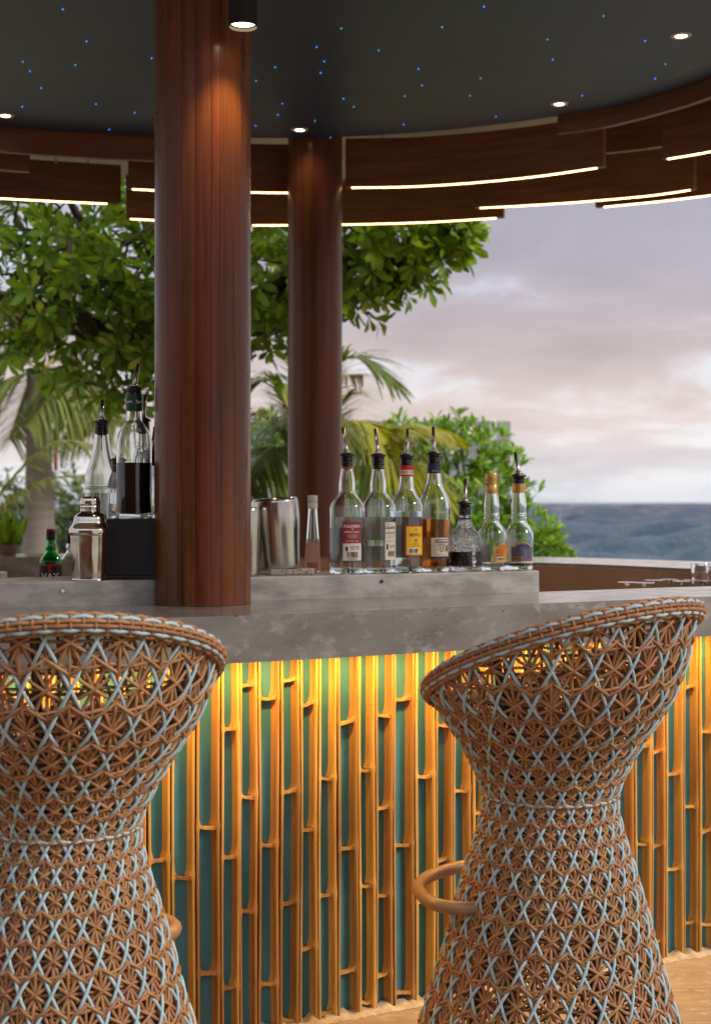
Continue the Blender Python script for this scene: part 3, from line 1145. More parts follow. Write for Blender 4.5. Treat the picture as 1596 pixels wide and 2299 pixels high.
def cord(name, material, root, s, t, off, sides=6, rad=CR):
    pts, phi = surf(s, t, off)
    m = MB()
    for r in pieces(pts, phi):
        m.tube(r, rad, sides)
    if m.v:
        m.build(name, material, root, smooth=True)


def make_stool():
    root = empty('woven_bar_stool')
    a = CR
    tl = np.arange(T0, T1, 0.125)
    frac = lambda t: t - np.floor(t)
    w1 = lambda t: 0.5 + 0.5 * np.cos(2 * PI * t)        # 1 on the row lines, 0 at mid row
    # upright cords
    for k in range(2 * NC):
        j = random.uniform(-.03, .03)
        sgn = 1 if k % 2 else -1
        cord('brown_cord', cord_brown, root, np.full_like(tl, k * .5) + j, tl, a * (-.6 + 1.5 * w1(tl) ** 2 + .2 * sgn))
    # steep diagonals, alternately pale blue and brown; blue ones cross at the middle of each row
    for d in (1, -1):
        for k in range(2 * NC):
            blue = k % 2 == 0
            j = random.uniform(-.025, .025)
            t = np.arange(T0, T1, 0.1)
            s = d * .5 * t + .5 * k + (0.25 if d > 0 else -.25) * -1 + j
            if blue:
                cord('blue_cord', cord_blue, root, s, t, a * ((1.9 if d > 0 else 1.1) - (2.1 if d > 0 else 1.5) * w1(t) ** 3), rad=CR * 1.04)
            else:
                cord('brown_cord', cord_brown, root, s, t, a * ((.2 if d > 0 else -.3) + .1 * w1(t)))
    # shallow diagonals through the star centres, riding over the blue on the row lines
    for d in (1, -1):
        for k in range(NC):
            t = np.arange(T0, T1, 0.06)
            s = d * 1.5 * (t - .5) + k + .5 + random.uniform(-.03, .03)
            cord('brown_cord', cord_brown, root, s, t, a * ((.75 if d > 0 else .45) + (1.0 if d > 0 else .9) * np.cos(4 * PI * t) + (.5 if d < 0 else .2) * w1(t)))
    # hoops
    tk = math.ceil(T0 * 2) / 2
    while tk < T1:
        s = np.arange(0, NC + .01, .125)
        band = abs(tk - round(tk)) < .01
        waist = abs(tk) < .01
        t = np.full_like(s, tk) + .035 * np.sin(2 * PI * s) * (1 if band else 0)
        off = a * (np.full_like(s, 1.3) if waist else (.3 + .5 * np.cos(2 * PI * s) if band else np.full_like(s, -1.7)))
        cord('blue_cord' if waist else 'brown_cord', cord_blue if waist else cord_brown, root, s, t, off)
        tk += .5
    # inner bucket: a second woven skin from the rim down to the seat
    def inner_cord(s_, t_):
        z_ = np.interp(t_, _tt, _zz)
        phi_ = 2 * PI * s_ / NC
        k_ = z_ > .752
        s_, t_, z_, phi_ = s_[k_], t_[k_], z_[k_], phi_[k_]
        if len(s_) > 2:
            cord('inner_cord', cord_brown, root, s_, t_, -(.016 + .13 * np.clip(rim_z(phi_) - z_, 0, .3)), sides=5)
    for d in (1, -1):
        for k in range(2 * NC):
            t = np.arange(-.2, T1, 0.12)
            inner_cord(d * .5 * t + .5 * k + .13, t)
    for k in range(NC):
        t = np.arange(-.2, T1, 0.15)
        inner_cord(np.full_like(t, k + .25), t)
    tk = .25
    while tk < T1:
        s_ = np.arange(0, NC + .01, .2)
        inner_cord(s_, np.full_like(s_, tk))
        tk += .5
    # plaited rim
    npt = 96 * 4
    ph = np.linspace(0, 2 * PI, npt, endpoint=False)
    zr = rim_z(ph)
    tr = np.interp(zr, _zz, _tt)
    base, _ = surf(ph * NC / (2 * PI), tr, 0.0)
    Tn = np.roll(base, -1, 0) - np.roll(base, 1, 0)
    Tn /= np.linalg.norm(Tn, axis=1)[:, None]
    hor = np.stack([np.cos(ph), np.sin(ph), np.zeros(npt)], 1)
    hor -= Tn * np.sum(hor * Tn, 1)[:, None]
    hor /= np.linalg.norm(hor, axis=1)[:, None]
    up = np.cross(hor, Tn)
    up *= np.sign(up[:, 2])[:, None]
    R0 = .0185
    angs = [-62, -34, -6, 22, 50, 78, 106, 136, 168]
    cols = [0, 1, 0, 0, 1, 0, 0, 0, 0]
    und = np.cos(PI * np.arange(npt) / 4.0)
    for i, (th, c) in enumerate(zip(angs, cols)):
        r = R0 + .0021 * und * (1 if i % 2 else -1)
        th = math.radians(th)
        p = base + hor * (r * math.cos(th))[:, None] + up * (r * math.sin(th))[:, None]
        MB().tube(p, .0043, 6, closed=True).build('blue_rim_cord' if c else 'rim_cord', cord_blue if c else cord_brown, root, smooth=True)
    m = MB()
    for q in range(96):
        i = q * 4
        sg = und[i]
        pts = []
        for th in range(-80, 181, 13):
            # pass over / under cord by cord
            kk = (th + 62) / 28.0
            r = R0 - .0021 * sg * math.cos(PI * (kk + 1))
            t_ = math.radians(th)
            pts.append(base[i] + hor[i] * r * math.cos(t_) + up[i] * r * math.sin(t_))
        m.tube(pts, .0038, 5)
    tag(m.build('rim_binding', cord_brown, root, smooth=True), kind='stuff')
    MB().tube(base, .0135, 8, closed=True).build('rim_tube', frame_mat, root, smooth=True)
    # base hoop wrapped in cord, inner frame posts, seat
    ph = np.linspace(0, 2 * PI, 60, endpoint=False)
    MB().tube(np.stack([.338 * np.cos(ph), .338 * np.sin(ph), np.full(60, .014)], 1), .014, 8, closed=True).build('base_hoop', cord_brown, root, smooth=True)
    for k in range(6):
        a_ = 2 * PI * (k + .3) / 6
        zt = rim_z(a_) - .004
        zz_ = np.linspace(.02, zt, 40)
        r_ = np.interp(zz_, _zz, _rr) - .014
        MB().tube(np.stack([r_ * math.cos(a_), r_ * math.sin(a_), zz_], 1), .009, 8).build('frame_post', frame_mat, root, smooth=True)
    MB().lathe([(0, .705), (.150, .705), (.162, .715), (.166, .735), (.160, .752), (.12, .760), (0, .762)], 36).build('seat', seat_mat, root, smooth=True)
    # foot rest: bent tube round the front, ends let into the body
    zf = .448
    rb = float(np.interp(zf, _zz, _rr))
    pts = []
    f0 = math.radians(90)
    for th, r in ((-80, rb - .02), (-74, rb + .035), (-64, rb + .07), (-50, .295), (-32, .312), (-12, .318), (12, .318), (32, .312), (50, .295), (64, rb + .07), (74, rb + .035), (80, rb - .02)):
        pts.append((r * math.cos(f0 + math.radians(th)), r * math.sin(f0 + math.radians(th)), zf))
    MB().tube(catmull(pts, 5), .0155, 12).build('foot_rest', foot_mat, root, smooth=True)
    return root


stool = make_stool()
stool.location = ((1234 - 798) / FPX * 3.3, 3.3, 0.0)
stool.rotation_euler = (0, 0, math.radians(42))
tag(stool, 'woven brown and pale blue bar stool with its whole foot rest loop showing', 'bar stool', 'woven stools along the bar')
st2 = copy_tree(stool)
st2.location = ((148 - 798) / FPX * 2.97, 2.97, 0.0)
st2.rotation_euler = (0, 0, math.radians(13))
for c_ in st2.children:
    if c_.name.startswith('foot_rest'):
        c_.rotation_euler = (0, 0, math.radians(5))
        c_.location.z -= .03
tag(st2, 'woven brown and pale blue bar stool in front of the thick timber column', 'bar stool')

# ------------------------------------------------------------------ bottles and bar ware


def text_mesh(s, size, bold=0.0, squash=1.0):
    cu = bpy.data.curves.new('lettering', 'FONT')
    cu.body = s
    cu.size = size
    cu.align_x = 'CENTER'
    cu.align_y = 'CENTER'
    cu.offset = bold
    cu.resolution_u = 2
    ob = bpy.data.objects.new('lettering', cu)
    C.objects.link(ob)
    dg = bpy.context.evaluated_depsgraph_get()
    me = ob.evaluated_get(dg).to_mesh()
    vs = [(v.co.x * squash, v.co.y) for v in me.vertices]
    fs = [tuple(p.vertices) for p in me.polygons]
    ob.evaluated_get(dg).to_mesh_clear()
    bpy.data.objects.remove(ob)
    bpy.data.curves.remove(cu)
    return vs, fs


def wrap(rfun, al, z, off=0.0):
    r = (rfun(z) if callable(rfun) else rfun) + off
    return (r * math.sin(al), -r * math.cos(al), z)


def patch(parent, name, material, rfun, a0, a1, z0, z1, off=.0008, arch=0.0, n=14):
    """label bent round the bottle; angles measured from the camera side, to the right"""
    m = MB()
    vs, fs = [], []
    for i in range(n + 1):
        f = i / n
        al = math.radians(a0 + (a1 - a0) * f)
        zt = z1 + arch * max(0.0, 1 - ((f - .5) / .33) ** 2) if arch else z1
        vs += [wrap(rfun, al, z0, off), wrap(rfun, al, (z0 + zt) / 2, off), wrap(rfun, al, zt, off)]
    for i in range(n):
        a = 3 * i
        fs += [(a, a + 3, a + 4, a + 1), (a + 1, a + 4, a + 5, a + 2)]
    return m.add(vs, fs).build(name, material, parent, smooth=True)


def lettering(parent, s, size, material, rfun, al, z, off=.0013, bold=0.0, squash=1.0, arc_up=0.0, vert=False):
    vs, fs = text_mesh(s, size, bold, squash)
    out = []
    al = math.radians(al)
    for x, y in vs:
        if vert:
            x, y = -y, x
        zz = z + y - arc_up * x * x
        r = (rfun(zz) if callable(rfun) else rfun)
        out.append(wrap(rfun, al + x / r, zz, off))
    return MB().add(out, fs).build('lettering', material, parent)


def lines(parent, material, rfun, al, w, z0, z1, n, th=.0009, off=.0013, ragged=.35):
    """rows of print too small to read"""
    m = MB()
    for i in range(n):
        z = z0 + (z1 - z0) * i / max(1, n - 1)
        ww = w * (1 - ragged * random.random())
        r = rfun(z) if callable(rfun) else rfun
        x = -ww / 2
        while x < ww / 2:
            l = random.uniform(.002, .006)
            vs = [wrap(rfun, math.radians(al) + xx / r, zz, off) for xx, zz in ((x, z - th / 2), (min(x + l, ww / 2), z - th / 2), (min(x + l, ww / 2), z + th / 2), (x, z + th / 2))]
            m.add(vs, [(0, 1, 2, 3)])
            x += l + .0012
    return m.build('small_print', material, parent)


def barcode(parent, rfun, al, w, z0, z1, off=.0013, ink=None, n=20):
    m = MB()
    r = rfun((z0 + z1) / 2) if callable(rfun) else rfun
    x = -w / 2
    while x < w / 2:
        l = random.choice((.0006, .0009, .0014))
        vs = [wrap(rfun, math.radians(al) + xx / r, zz, off) for xx, zz in ((x, z0), (x + l, z0), (x + l, z1), (x, z1))]
        m.add(vs, [(0, 1, 2, 3)])
        x += l + random.choice((.0006, .001, .0015))
    return m.build('barcode', ink or ink_dark, parent)


def emblem(parent, rfun, al, z, rad, ink, off=.0013, ring=True):
    """small round recycling mark or crest"""
    m = MB()
    r = rfun(z) if callable(rfun) else rfun
    for k in range(3):
        b0 = k * 2.094
        vs = []
        for i in range(7):
            q = b0 + i * .25
            for rr in (rad * .55, rad):
                vs.append(wrap(rfun, math.radians(al) + rr * math.cos(q) / r, z + rr * math.sin(q), off))
        m.add(vs, [(2 * i, 2 * i + 2, 2 * i + 3, 2 * i + 1) for i in range(6)])
    return m.build('emblem', ink, parent)


def densify(prof, per=5):
    return [tuple(p) for p in catmull(prof, per)]


def pourer(root, z, r, lean=0.0, flange=.0215, spout=.072, body=True, red=False):
    p = MB()
    p.lathe([(0, z + .012), (flange * .55, z + .010), (flange, z + .004), (flange, z), (r * .92, z - .001), (r * .92, z - .030), (r * .62, z - .034), (0, z - .034)], 24)
    for k in range(3):
        zz = z - .006 - k * .008
        p.lathe([(r * .9, zz - .003), (r * 1.05, zz), (r * .9, zz + .002)], 24)
    pr = p.build('pourer', black_rub, root, autosmooth=True)
    dx, dy = lean, .004
    MB().tube([(0, 0, z + .006), (dx * .25, dy * .25, z + .022), (dx, dy, z + .012 + spout)], [.0085, .0062, .0042], 12).build('spout', spout_m, pr, smooth=True)
    MB().lathe([(.0095, z + .008), (.0105, z + .011), (.008, z + .015)], 16).build('spout_collar', spout_m, pr, smooth=True)
    MB().tube([(0, 0, z - .03), (.0, .0, z - .075)], .0016, 6).build('breather_tube', spout_m, pr, smooth=True)
    return pr


def rfun_of(prof):
    z = np.array([p[1] for p in prof])
    r = np.array([p[0] for p in prof])
    o = np.argsort(z)
    z, r = z[o], r[o]
    return lambda q: float(np.interp(q, z, r))


def bottle(name, label, prof, loc, gmat, fill=0.0, liq=None, wall=.0032, seg=48, squash=None, group='bottles on the ledge'):
    """prof: outer (r, z) from the foot up to the lip"""
    root = empty(name, loc)
    tag(root, label, 'bottle', group)
    if group == 'bottles on the ledge':
        root.scale = (1.05, 1.05, .98)
    out = densify(prof, 4)
    b0 = prof[0][0]
    full = [(0, .004), (b0 * .75, .003), (b0 * .90, 0.0), (b0 * .97, .0006)] + out
    inn = []
    for r, z in reversed(out):
        if z > .012:
            inn.append((max(r - wall, .006), z))
    full += inn + [(max(b0 - wall - .006, .008), .0125), (0, .011)]
    m = MB().lathe(full, seg)
    if squash:
        m.v = [(x * squash[0], y * squash[1], z) for x, y, z in m.v]
    m.build('glass_body', gmat, root, autosmooth=True)
    rf = rfun_of(out)
    if fill:
        lp = [(0, .0128), (max(b0 - wall - .007, .006), .0136)]
        zz = np.linspace(.016, fill, 16)
        lp += [(rf(z) - wall + .0004, z) for z in zz] + [(0, fill)]
        m = MB().lathe(lp, seg)
        if squash:
            m.v = [(x * squash[0], y * squash[1], z) for x, y, z in m.v]
        m.build('liquor', liq, root, autosmooth=True)
    return root, rf


def on_ledge(px, back_off, x_scale=1.0):
    """a spot on the bottle ledge under photograph column px, back_off behind its face"""
    Y = 4.0
    for _ in range(8):
        X = (px - 798) / FPX * Y
        Y = float(np.interp(X, ledge_line[:, 0], ledge_line[:, 1])) + back_off
    return ((px - 798) / FPX * Y, Y, ZL + .0006)


def ring(root, name, material, r, z0, z1, lip=.0006):
    return MB().lathe([(r - .003, z0), (r, z0), (r + lip, (z0 + z1) / 2), (r, z1), (r - .003, z1)], 32).build(name, material, root, autosmooth=True)


BO = .072
pA = [(.0455, 0), (.0478, .004), (.0478, .06), (.0478, .13), (.0478, .186), (.0462, .199), (.040, .212), (.0295, .226), (.0226, .240), (.0224, .258), (.0212, .275), (.0178, .298), (.0168, .305), (.0168, .340)]
# 1 vodka
r_, rf = bottle('liquor_bottle', 'clear vodka bottle with crimson and tan label and red neck ring', pA, on_ledge(779, BO), g_clear, .135, liq_clear)
ring(r_, 'neck_ring', red_band, .0182, .307, .311)
pourer(r_, .344, .0172, lean=-.012)
patch(r_, 'front_label', paper_back, rf, 122, 226, .030, .165)
lb = patch(r_, 'label', paper_red, rf, -13, 51, .090, .152)
lettering(lb, 'KALINSKA', .0125, ink_white, rf, 18, .139, bold=.0002, squash=.80)
lettering(lb, 'IMPERIAL VODKA', .0058, ink_white, rf, 18, .1225, bold=.0001, squash=.95)
emblem(lb, rf, 18, .1305, .0028, ink_white)
lines(lb, ink_white, rf, 18, .036, .106, .115, 4, .0007)
lettering(lb, '37.5% VOL. 1 Litre', .0058, ink_white, rf, 18, .0965, squash=.8)
lb2 = patch(r_, 'lower_label', paper_cream, rf, -13, 52, .040, .0895)
barcode(lb2, rf, 19, .031, .049, .065)
lettering(lb2, '5 021692 800212', .0042, ink_dark, rf, 19, .0462)
for a_ in (19, 36):
    emblem(lb2, rf, a_, .077, .0055, ink_dark)
patch(lb2, 'bottle_mark', ink_dark, rf, -4, 3, .068, .080, off=.0013, n=3)
lines(lb2, ink_dark, rf, 19, .034, .0418, .0438, 2, .0006)
# 2 rum
loc = on_ledge(849, BO + .004)
r_, rf = bottle('liquor_bottle', 'clear rum bottle with narrow tan label and black neck ring', pA, loc, g_clear, 0.0)
ring(r_, 'neck_ring', black_rub, .0182, .307, .311)
pourer(r_, .344, .0172, lean=-.008)
patch(r_, 'front_label', paper_back, rf, 150, 236, .095, .165)
patch(r_, 'lower_front_label', paper_back, rf, 152, 236, .030, .078)
lb = patch(r_, 'label', paper_cream, rf, 22, 78, .040, .150)
lettering(lb, 'DON', .005, ink_dark, rf, 34, .144)
lettering(lb, 'CALADOS', .0115, ink_dark, rf, 44, .134, bold=.0002, squash=.72)
lettering(lb, 'WHITE RUM', .0085, ink_dark, rf, 46, .1185, squash=.8)
lines(lb, ink_dark, rf, 44, .030, .104, .112, 4, .0006)
lettering(lb, '37,5% VOL. 1 Litre', .005, ink_dark, rf, 46, .094, squash=.8)
for a_ in (45, 60):
    emblem(lb, rf, a_, .079, .005, ink_dark)
patch(lb, 'bottle_mark', ink_dark, rf, 27, 33, .070, .086, off=.0013, n=3)
barcode(lb, rf, 50, .028, .050, .066)
# 3 gin
pB = [(.043, 0), (.0450, .004), (.0450, .08), (.0450, .16), (.0450, .190), (.0435, .203), (.038, .217), (.0295, .232), (.0230, .247), (.0200, .265), (.0182, .288), (.0178, .300), (.0174, .336)]
r_, rf = bottle('liquor_bottle', 'clear gin bottle with yellow red bordered label and red neck sleeve', pB, on_ledge(912, BO), g_clear, .182, liq_clear)
slv = ring(r_, 'neck_sleeve', red_band, .0190, .286, .318)
patch(slv, 'sleeve_band', paper_cream, .0196, -80, 80, .2905, .305, off=.0004)
lettering(slv, 'QUALITY  ·  SIN', .0075, ink_red, .0196, 0, .298, off=.0010, squash=.85)
pourer(r_, .344, .0175, lean=.004)
patch(r_, 'front_label', paper_back, rf, 128, 232, .042, .165)
lb = patch(r_, 'label', paper_redb, rf, -6, 72, .050, .140)
lby = patch(lb, 'label_face', paper_yel, rf, -2, 68, .0535, .1365, off=.0014)
lettering(lby, 'BENTLY', .0135, ink_red, rf, 33, .112, off=.0020, bold=.0003, squash=.78)
emblem(lby, rf, 33, .098, .0048, ink_red, off=.0020)
emblem(lby, rf, 33, .0945, .0036, ink_green, off=.0022)
emblem(lby, rf, 33, .127, .0040, ink_dark, off=.0020)
lettering(lby, 'LONDON', .0062, ink_red, rf, 33, .0855, off=.0020, squash=.85)
lettering(lby, 'DRY GIN', .0066, ink_red, rf, 33, .0785, off=.0020, squash=.9)
patch(lby, 'barcode_ground', ink_white, rf, 4, 44, .0575, .0735, off=.0018)
barcode(lby, rf, 24, .026, .059, .072, off=.0024)
# 4 whisky
pC = [(.040, 0), (.0420, .004), (.0425, .05), (.0435, .11), (.0450, .165), (.0455, .190), (.0440, .208), (.0390, .226), (.0310, .243), (.0245, .258), (.0205, .275), (.0184, .296), (.0178, .318), (.0174, .345)]
r_, rf = bottle('liquor_bottle', 'amber whisky bottle with navy neck sleeve and tan label', pC, on_ledge(974, BO), g_clear, .158, liq_amber)
slv = ring(r_, 'neck_sleeve', paper_navy, .0190, .296, .326)
lettering(slv, 'Rory', .009, ink_gold, .0196, 10, .303, off=.0010, squash=1.2)
ring(slv, 'sleeve_line', gold_b, .0193, .3125, .3132, lip=.0003)
pourer(r_, .352, .0175, lean=-.002)
lettering(r_, 'CLAYMORE', .010, emb_highlight, rf, 22, .178, off=.0006, bold=.0003, squash=.85, arc_up=-4)
patch(r_, 'front_label', paper_back, rf, 190, 236, .10, .19)
lb = patch(r_, 'label', paper_tan, rf, -14, 62, .047, .103)
patch(lb, 'label_foot', paper_navy, rf, -14, 62, .0405, .0468)
bn = patch(lb, 'banner', paper_navy, rf, 2, 60, .088, .0985, off=.0014)
lettering(bn, 'CLAYMORE', .0088, ink_white, rf, 31, .0935, off=.0022, bold=.0002, squash=.9)
for a_ in (18, 33):
    emblem(lb, rf, a_, .081, .0052, ink_dark)
emblem(lb, rf, 26, .068, .0068, ink_dark)
lines(lb, ink_dark, rf, 0, .018, .056, .084, 8, .0007)
barcode(lb, rf, 50, .012, .062, .081)
lines(lb, ink_dark, rf, 25, .048, .0495, .053, 2, .0006)
# 5 round embossed rum bottle
pD = [(.044, 0), (.0478, .006), (.0490, .03), (.0492, .065), (.0482, .085), (.0445, .103), (.038, .116), (.0300, .126), (.0250, .130), (.0225, .142), (.0182, .158), (.0176, .164), (.0172, .190)]
r_, rf = bottle('liquor_bottle', 'squat textured bottle half full of dark rum with tall spout', pD, on_ledge(1043, BO), g_emb, .060, liq_dark)
ring(r_, 'neck_ring', black_rub, .0185, .157, .161)
pourer(r_, .203, .0172, lean=.003, spout=.066)
lettering(r_, 'Old Monk', .0145, emb_highlight, rf, 25, .052, off=.0022, bold=.0004, vert=True)
# 6, 7 liqueur bottles
pE = [(.038, 0), (.0405, .004), (.0412, .04), (.0425, .075), (.0430, .098), (.0415, .112), (.0365, .126), (.0285, .139), (.0235, .147), (.0220, .152), (.0230, .158), (.0225, .164), (.0232, .169), (.0215, .175), (.0222, .190),
      (.0220, .202), (.0200, .220), (.0180, .236), (.0174, .248), (.0172, .282)]
r_, rf = bottle('liquor_bottle', 'clear liqueur bottle with orange arched label and gold screw cap', pE, on_ledge(1103, BO), g_clear, .026, liq_clear)
cp = MB().lathe([(.0176, .236), (.0186, .237), (.0186, .262), (.0180, .263), (.0186, .264), (.0186, .270), (.0180, .272), (.0186, .274), (.0186, .296), (.0178, .298), (0, .298)], 32).build('screw_cap', gold, r_, autosmooth=True)
lettering(cp, 'DEL · DEMANDIS ·', .0080, gold_b, .0188, 5, .2455, off=.0010)
patch(r_, 'front_label', paper_back, rf, 178, 250, .026, .080, arch=.014)
lbb = patch(r_, 'label_border', gold_b, rf, 6, 86, .0255, .0735, arch=.0115)
lb = patch(lbb, 'label', paper_org, rf, 8, 84, .0275, .0715, off=.0013, arch=.0115)
lettering(lb, 'DEMANDIS', .0066, ink_dark, rf, 44, .0755, off=.0020, arc_up=14, squash=.95)
lines(lb, ink_dark, rf, 38, .034, .066, .069, 2, .0006, off=.0020)
lines(lb, ink_dark, rf, 30, .028, .046, .062, 4, .0022, off=.0020)
patch(lb, 'barcode_ground', ink_white, rf, 14, 48, .0305, .042, off=.0018)
barcode(lb, rf, 31, .022, .032, .0405, off=.0024)
r_, rf = bottle('liquor_bottle', 'clear liqueur bottle with violet arched label and gold neck band', pE, on_ledge(1164, BO), g_clear, .017, liq_blue)
cp = ring(r_, 'neck_band', gold, .0188, .238, .266)
lettering(cp, 'L · DEMANDIS', .0080, gold_b, .0192, 10, .2465, off=.0012)
pourer(r_, .288, .0172, lean=-.010, spout=.064)
patch(r_, 'front_label', paper_back, rf, 165, 245, .026, .092, arch=.016)
lbb = patch(r_, 'label_border', gold_b, rf, -38, 62, .0255, .0735, arch=.0125)
lb = patch(lbb, 'label', paper_vio, rf, -36, 60, .0275, .0715, off=.0013, arch=.0125)
lettering(lb, 'DEMANDIS', .0076, ink_dark, rf, 12, .0765, off=.0020, arc_up=12, bold=.0002)
lines(lb, ink_dark, rf, 10, .052, .066, .070, 3, .0006, off=.0020)
lines(lb, ink_dark, rf, -8, .030, .046, .062, 4, .0022, off=.0020)
lines(lb, ink_dark, rf, 38, .018, .036, .062, 9, .0006, off=.0020)
patch(lb, 'barcode_ground', gold, rf, -30, 6, .030, .043, off=.0018)
barcode(lb, rf, -12, .023, .0315, .0415, off=.0024)
# slim bottle further back
pS = [(.0220, 0), (.0230, .004), (.0215, .04), (.0190, .085), (.0160, .13), (.0135, .17), (.0125, .20), (.0125, .225)]
q = on_ledge(702, .19)
r_, rf = bottle('liquor_bottle', 'slim tapering clear bottle with cream cap and pale peach label', pS, q, g_clear, .10, liq_clear)
MB().lathe([(.0128, .190), (.0140, .191), (.0140, .205), (.0135, .206), (.0140, .207), (.0138, .229), (0, .230)], 24).build('cap', white_plast, r_, autosmooth=True)
lb = patch(r_, 'label', mat('peach_label', (.62, .36, .25), .6), rf, -75, 75, .004, .088)
emblem(lb, rf, -8, .062, .006, gold_b)
lettering(lb, 'FINEST', .012, ink_red, rf, 0, .022, bold=.0004, squash=.8) if False else lines(lb, ink_red, rf, 0, .034, .016, .028, 4, .003)
# stone under the bucket, steel buckets
q = on_ledge(658, .075)
m = MB()
for k in range(2):
    pass
m.strip(np.array([(-.062, -.03), (.058, -.012)]), np.array([(-.066, .045), (.060, .062)]), 0, .0165)
o = m.build('stone_coaster', stone_mat, bevel=.003)
o.location = q
tag(o, 'rough speckled stone slab under the tilted steel bucket', 'stone')


def bucket(label, loc, r0, r1, h, tilt):
    root = empty('steel_bucket', loc)
    tag(root, label, 'bucket', 'steel buckets on the ledge')
    pr = [(0, .006), (r0 * .8, .004), (r0 * .95, 0), (r0, .008), (r0 + (r1 - r0) * .4, h * .35), (r1, h * .7), (r1 * .985, h * .93), (r1 * .95, h * .975), (r1 * .90, h), (r1 * .86, h * .985), (r1 * .90, h * .9), (r0 * .9, .02), (0, .02)]
    MB().lathe(densify(pr, 3), 48).build('bucket_body', steel, root, smooth=True)
    root.rotation_euler = tilt
    return root


bx, by, bz = on_ledge(627, .125)
bucket('large brushed steel ice bucket tilted on a stone beside the column', (bx, by + .005, bz + .0175), .060, .068, .200, (math.radians(1.5), math.radians(-4), 0))
bx, by, bz = on_ledge(553, .085)
bucket('steel bucket standing upright half behind the column', (bx, by, bz), .036, .040, .190, (0, 0, 0))

# left group: shaker, black crate with bottles
q = on_ledge(204, .055)
sh = empty('cocktail_shaker', q)
sh.scale = (1.10, 1.10, .945)
tag(sh, 'steel cocktail shaker with domed cap beside the black crate', 'shaker')
MB().lathe(densify([(0, .001), (.040, .001), (.0435, .006), (.0455, .05), (.0465, .10), (.0475, .128), (.0465, .132)], 4), 48).build('cup', steel_dark, sh, autosmooth=True)
MB().lathe(densify([(.0470, .124), (.0500, .125), (.0510, .135), (.0495, .144), (.0420, .158), (.0400, .168), (.0375, .178), (.030, .186), (.0245, .190), (.0235, .194)], 3), 48).build('strainer_top', steel_dark, sh, autosmooth=True)
MB().lathe(densify([(.0238, .190), (.0245, .192), (.0238, .198), (.0245, .203), (.0236, .207), (.0244, .212), (.0238, .222), (.0210, .230), (.012, .2335), (0, .234)], 3), 40).build('cap', steel_dark, sh, autosmooth=True)
cx, cy, cz = on_ledge(300, .115)
cr_ = empty('black_crate', (cx, cy, cz))
tag(cr_, 'black stained wooden crate carrying syrup bottles behind the column', 'crate')
MB().box((-.068, -.085, 0), (.20, .085, .010)).build('base_board', black_wood, cr_, bevel=.002)
MB().box((-.068, -.085, .0102), (.20, -.073, .160)).build('front_board', black_wood, cr_, bevel=.002)
MB().box((-.068, .073, .0102), (.20, .085, .160)).build('back_board', black_wood, cr_, bevel=.002)
MB().box((-.068, -.0728, .0102), (-.056, .0728, .160)).build('side_board', black_wood, cr_, bevel=.002)
MB().box((.188, -.0728, .0102), (.20, .0728, .160)).build('side_board', black_wood, cr_, bevel=.002)
MB().box((-.0555, -.0725, .145), (.1875, .0725, .1585)).build('top_board', black_wood, cr_, bevel=.001)
ZK = cz + .1606
pG = [(.0465, 0), (.0500, .006), (.0500, .02), (.0478, .045), (.0470, .09), (.0478, .16), (.0478, .195), (.0460, .215), (.0400, .235), (.0300, .252), (.0230, .262), (.0205, .275), (.0200, .30), (.0195, .34)]
Yc = cy - .025
r_, rf = bottle('syrup_bottle', 'tall syrup bottle of near black syrup with dark green neck sleeve on the crate', pG, ((302 - 798) / FPX * Yc, Yc, ZK), g_clear, .150, liq_dark, group='syrup bottles on the crate')
slv = ring(r_, 'neck_sleeve', dk_green, .0225, .290, .335, lip=.0008)
lettering(slv, 'Sport   Sport', .0115, ink_white, .0236, 8, .314, off=.0014, bold=.0002)
lettering(r_, 'Sport', .016, emb_highlight, rf, 10, .237, off=.0006, bold=.0006)
pourer(r_, .347, .020, lean=.010, spout=.058)
pH = [(.042, 0), (.0445, .006), (.0445, .08), (.0445, .20), (.0440, .238), (.0455, .246), (.0440, .252), (.0450, .262), (.0455, .275), (.0425, .288), (.0350, .310), (.0275, .338), (.0220, .370), (.0192, .398), (.0186, .420)]
Yh = cy + .06
r_, rf = bottle('syrup_bottle', 'pale syrup bottle with ringed shoulder standing behind the shaker', pH, ((229 - 798) / FPX * Yh, Yh, ZL + .0006), g_frost, .230, liq_clear, group='syrup bottles on the crate')
pourer(r_, .423, .0190, lean=.001, spout=.052)
Yb = cy + .045
for px, top, lab, capm in ((253, 969, 'syrup bottle with pale neck label behind the dark one on the crate', white_plast), (322, 880, 'syrup bottle of the tallest neck tucked behind the near black one', black_rub),
                           (343, 952, 'syrup bottle mostly hidden behind the near timber column', black_rub)):
    Yq = Yb + (0 if px != 253 else -.005)
    xq = (px - 798) / FPX * Yq
    zt = P(px, top, Yq).z
    if px == 253:
        Yq = cy + .045
        xq = (266 - 798) / FPX * Yq
    h = zt - ZK - .085
    k = h / .34
    pI = [(r * .62 if z < .26 else r * .9, z * k) for r, z in pG]
    r_, rf = bottle('syrup_bottle', lab, pI, (xq, Yq, ZK), g_clear, .09 * k, liq_rose if px == 253 else liq_clear, group='syrup bottles on the crate')
    if px == 253:
        patch(r_, 'label', paper_cream, rf, -170, 170, h * .55, h * .82)
    pourer(r_, h + .004, .0175, lean=.006, spout=.062)

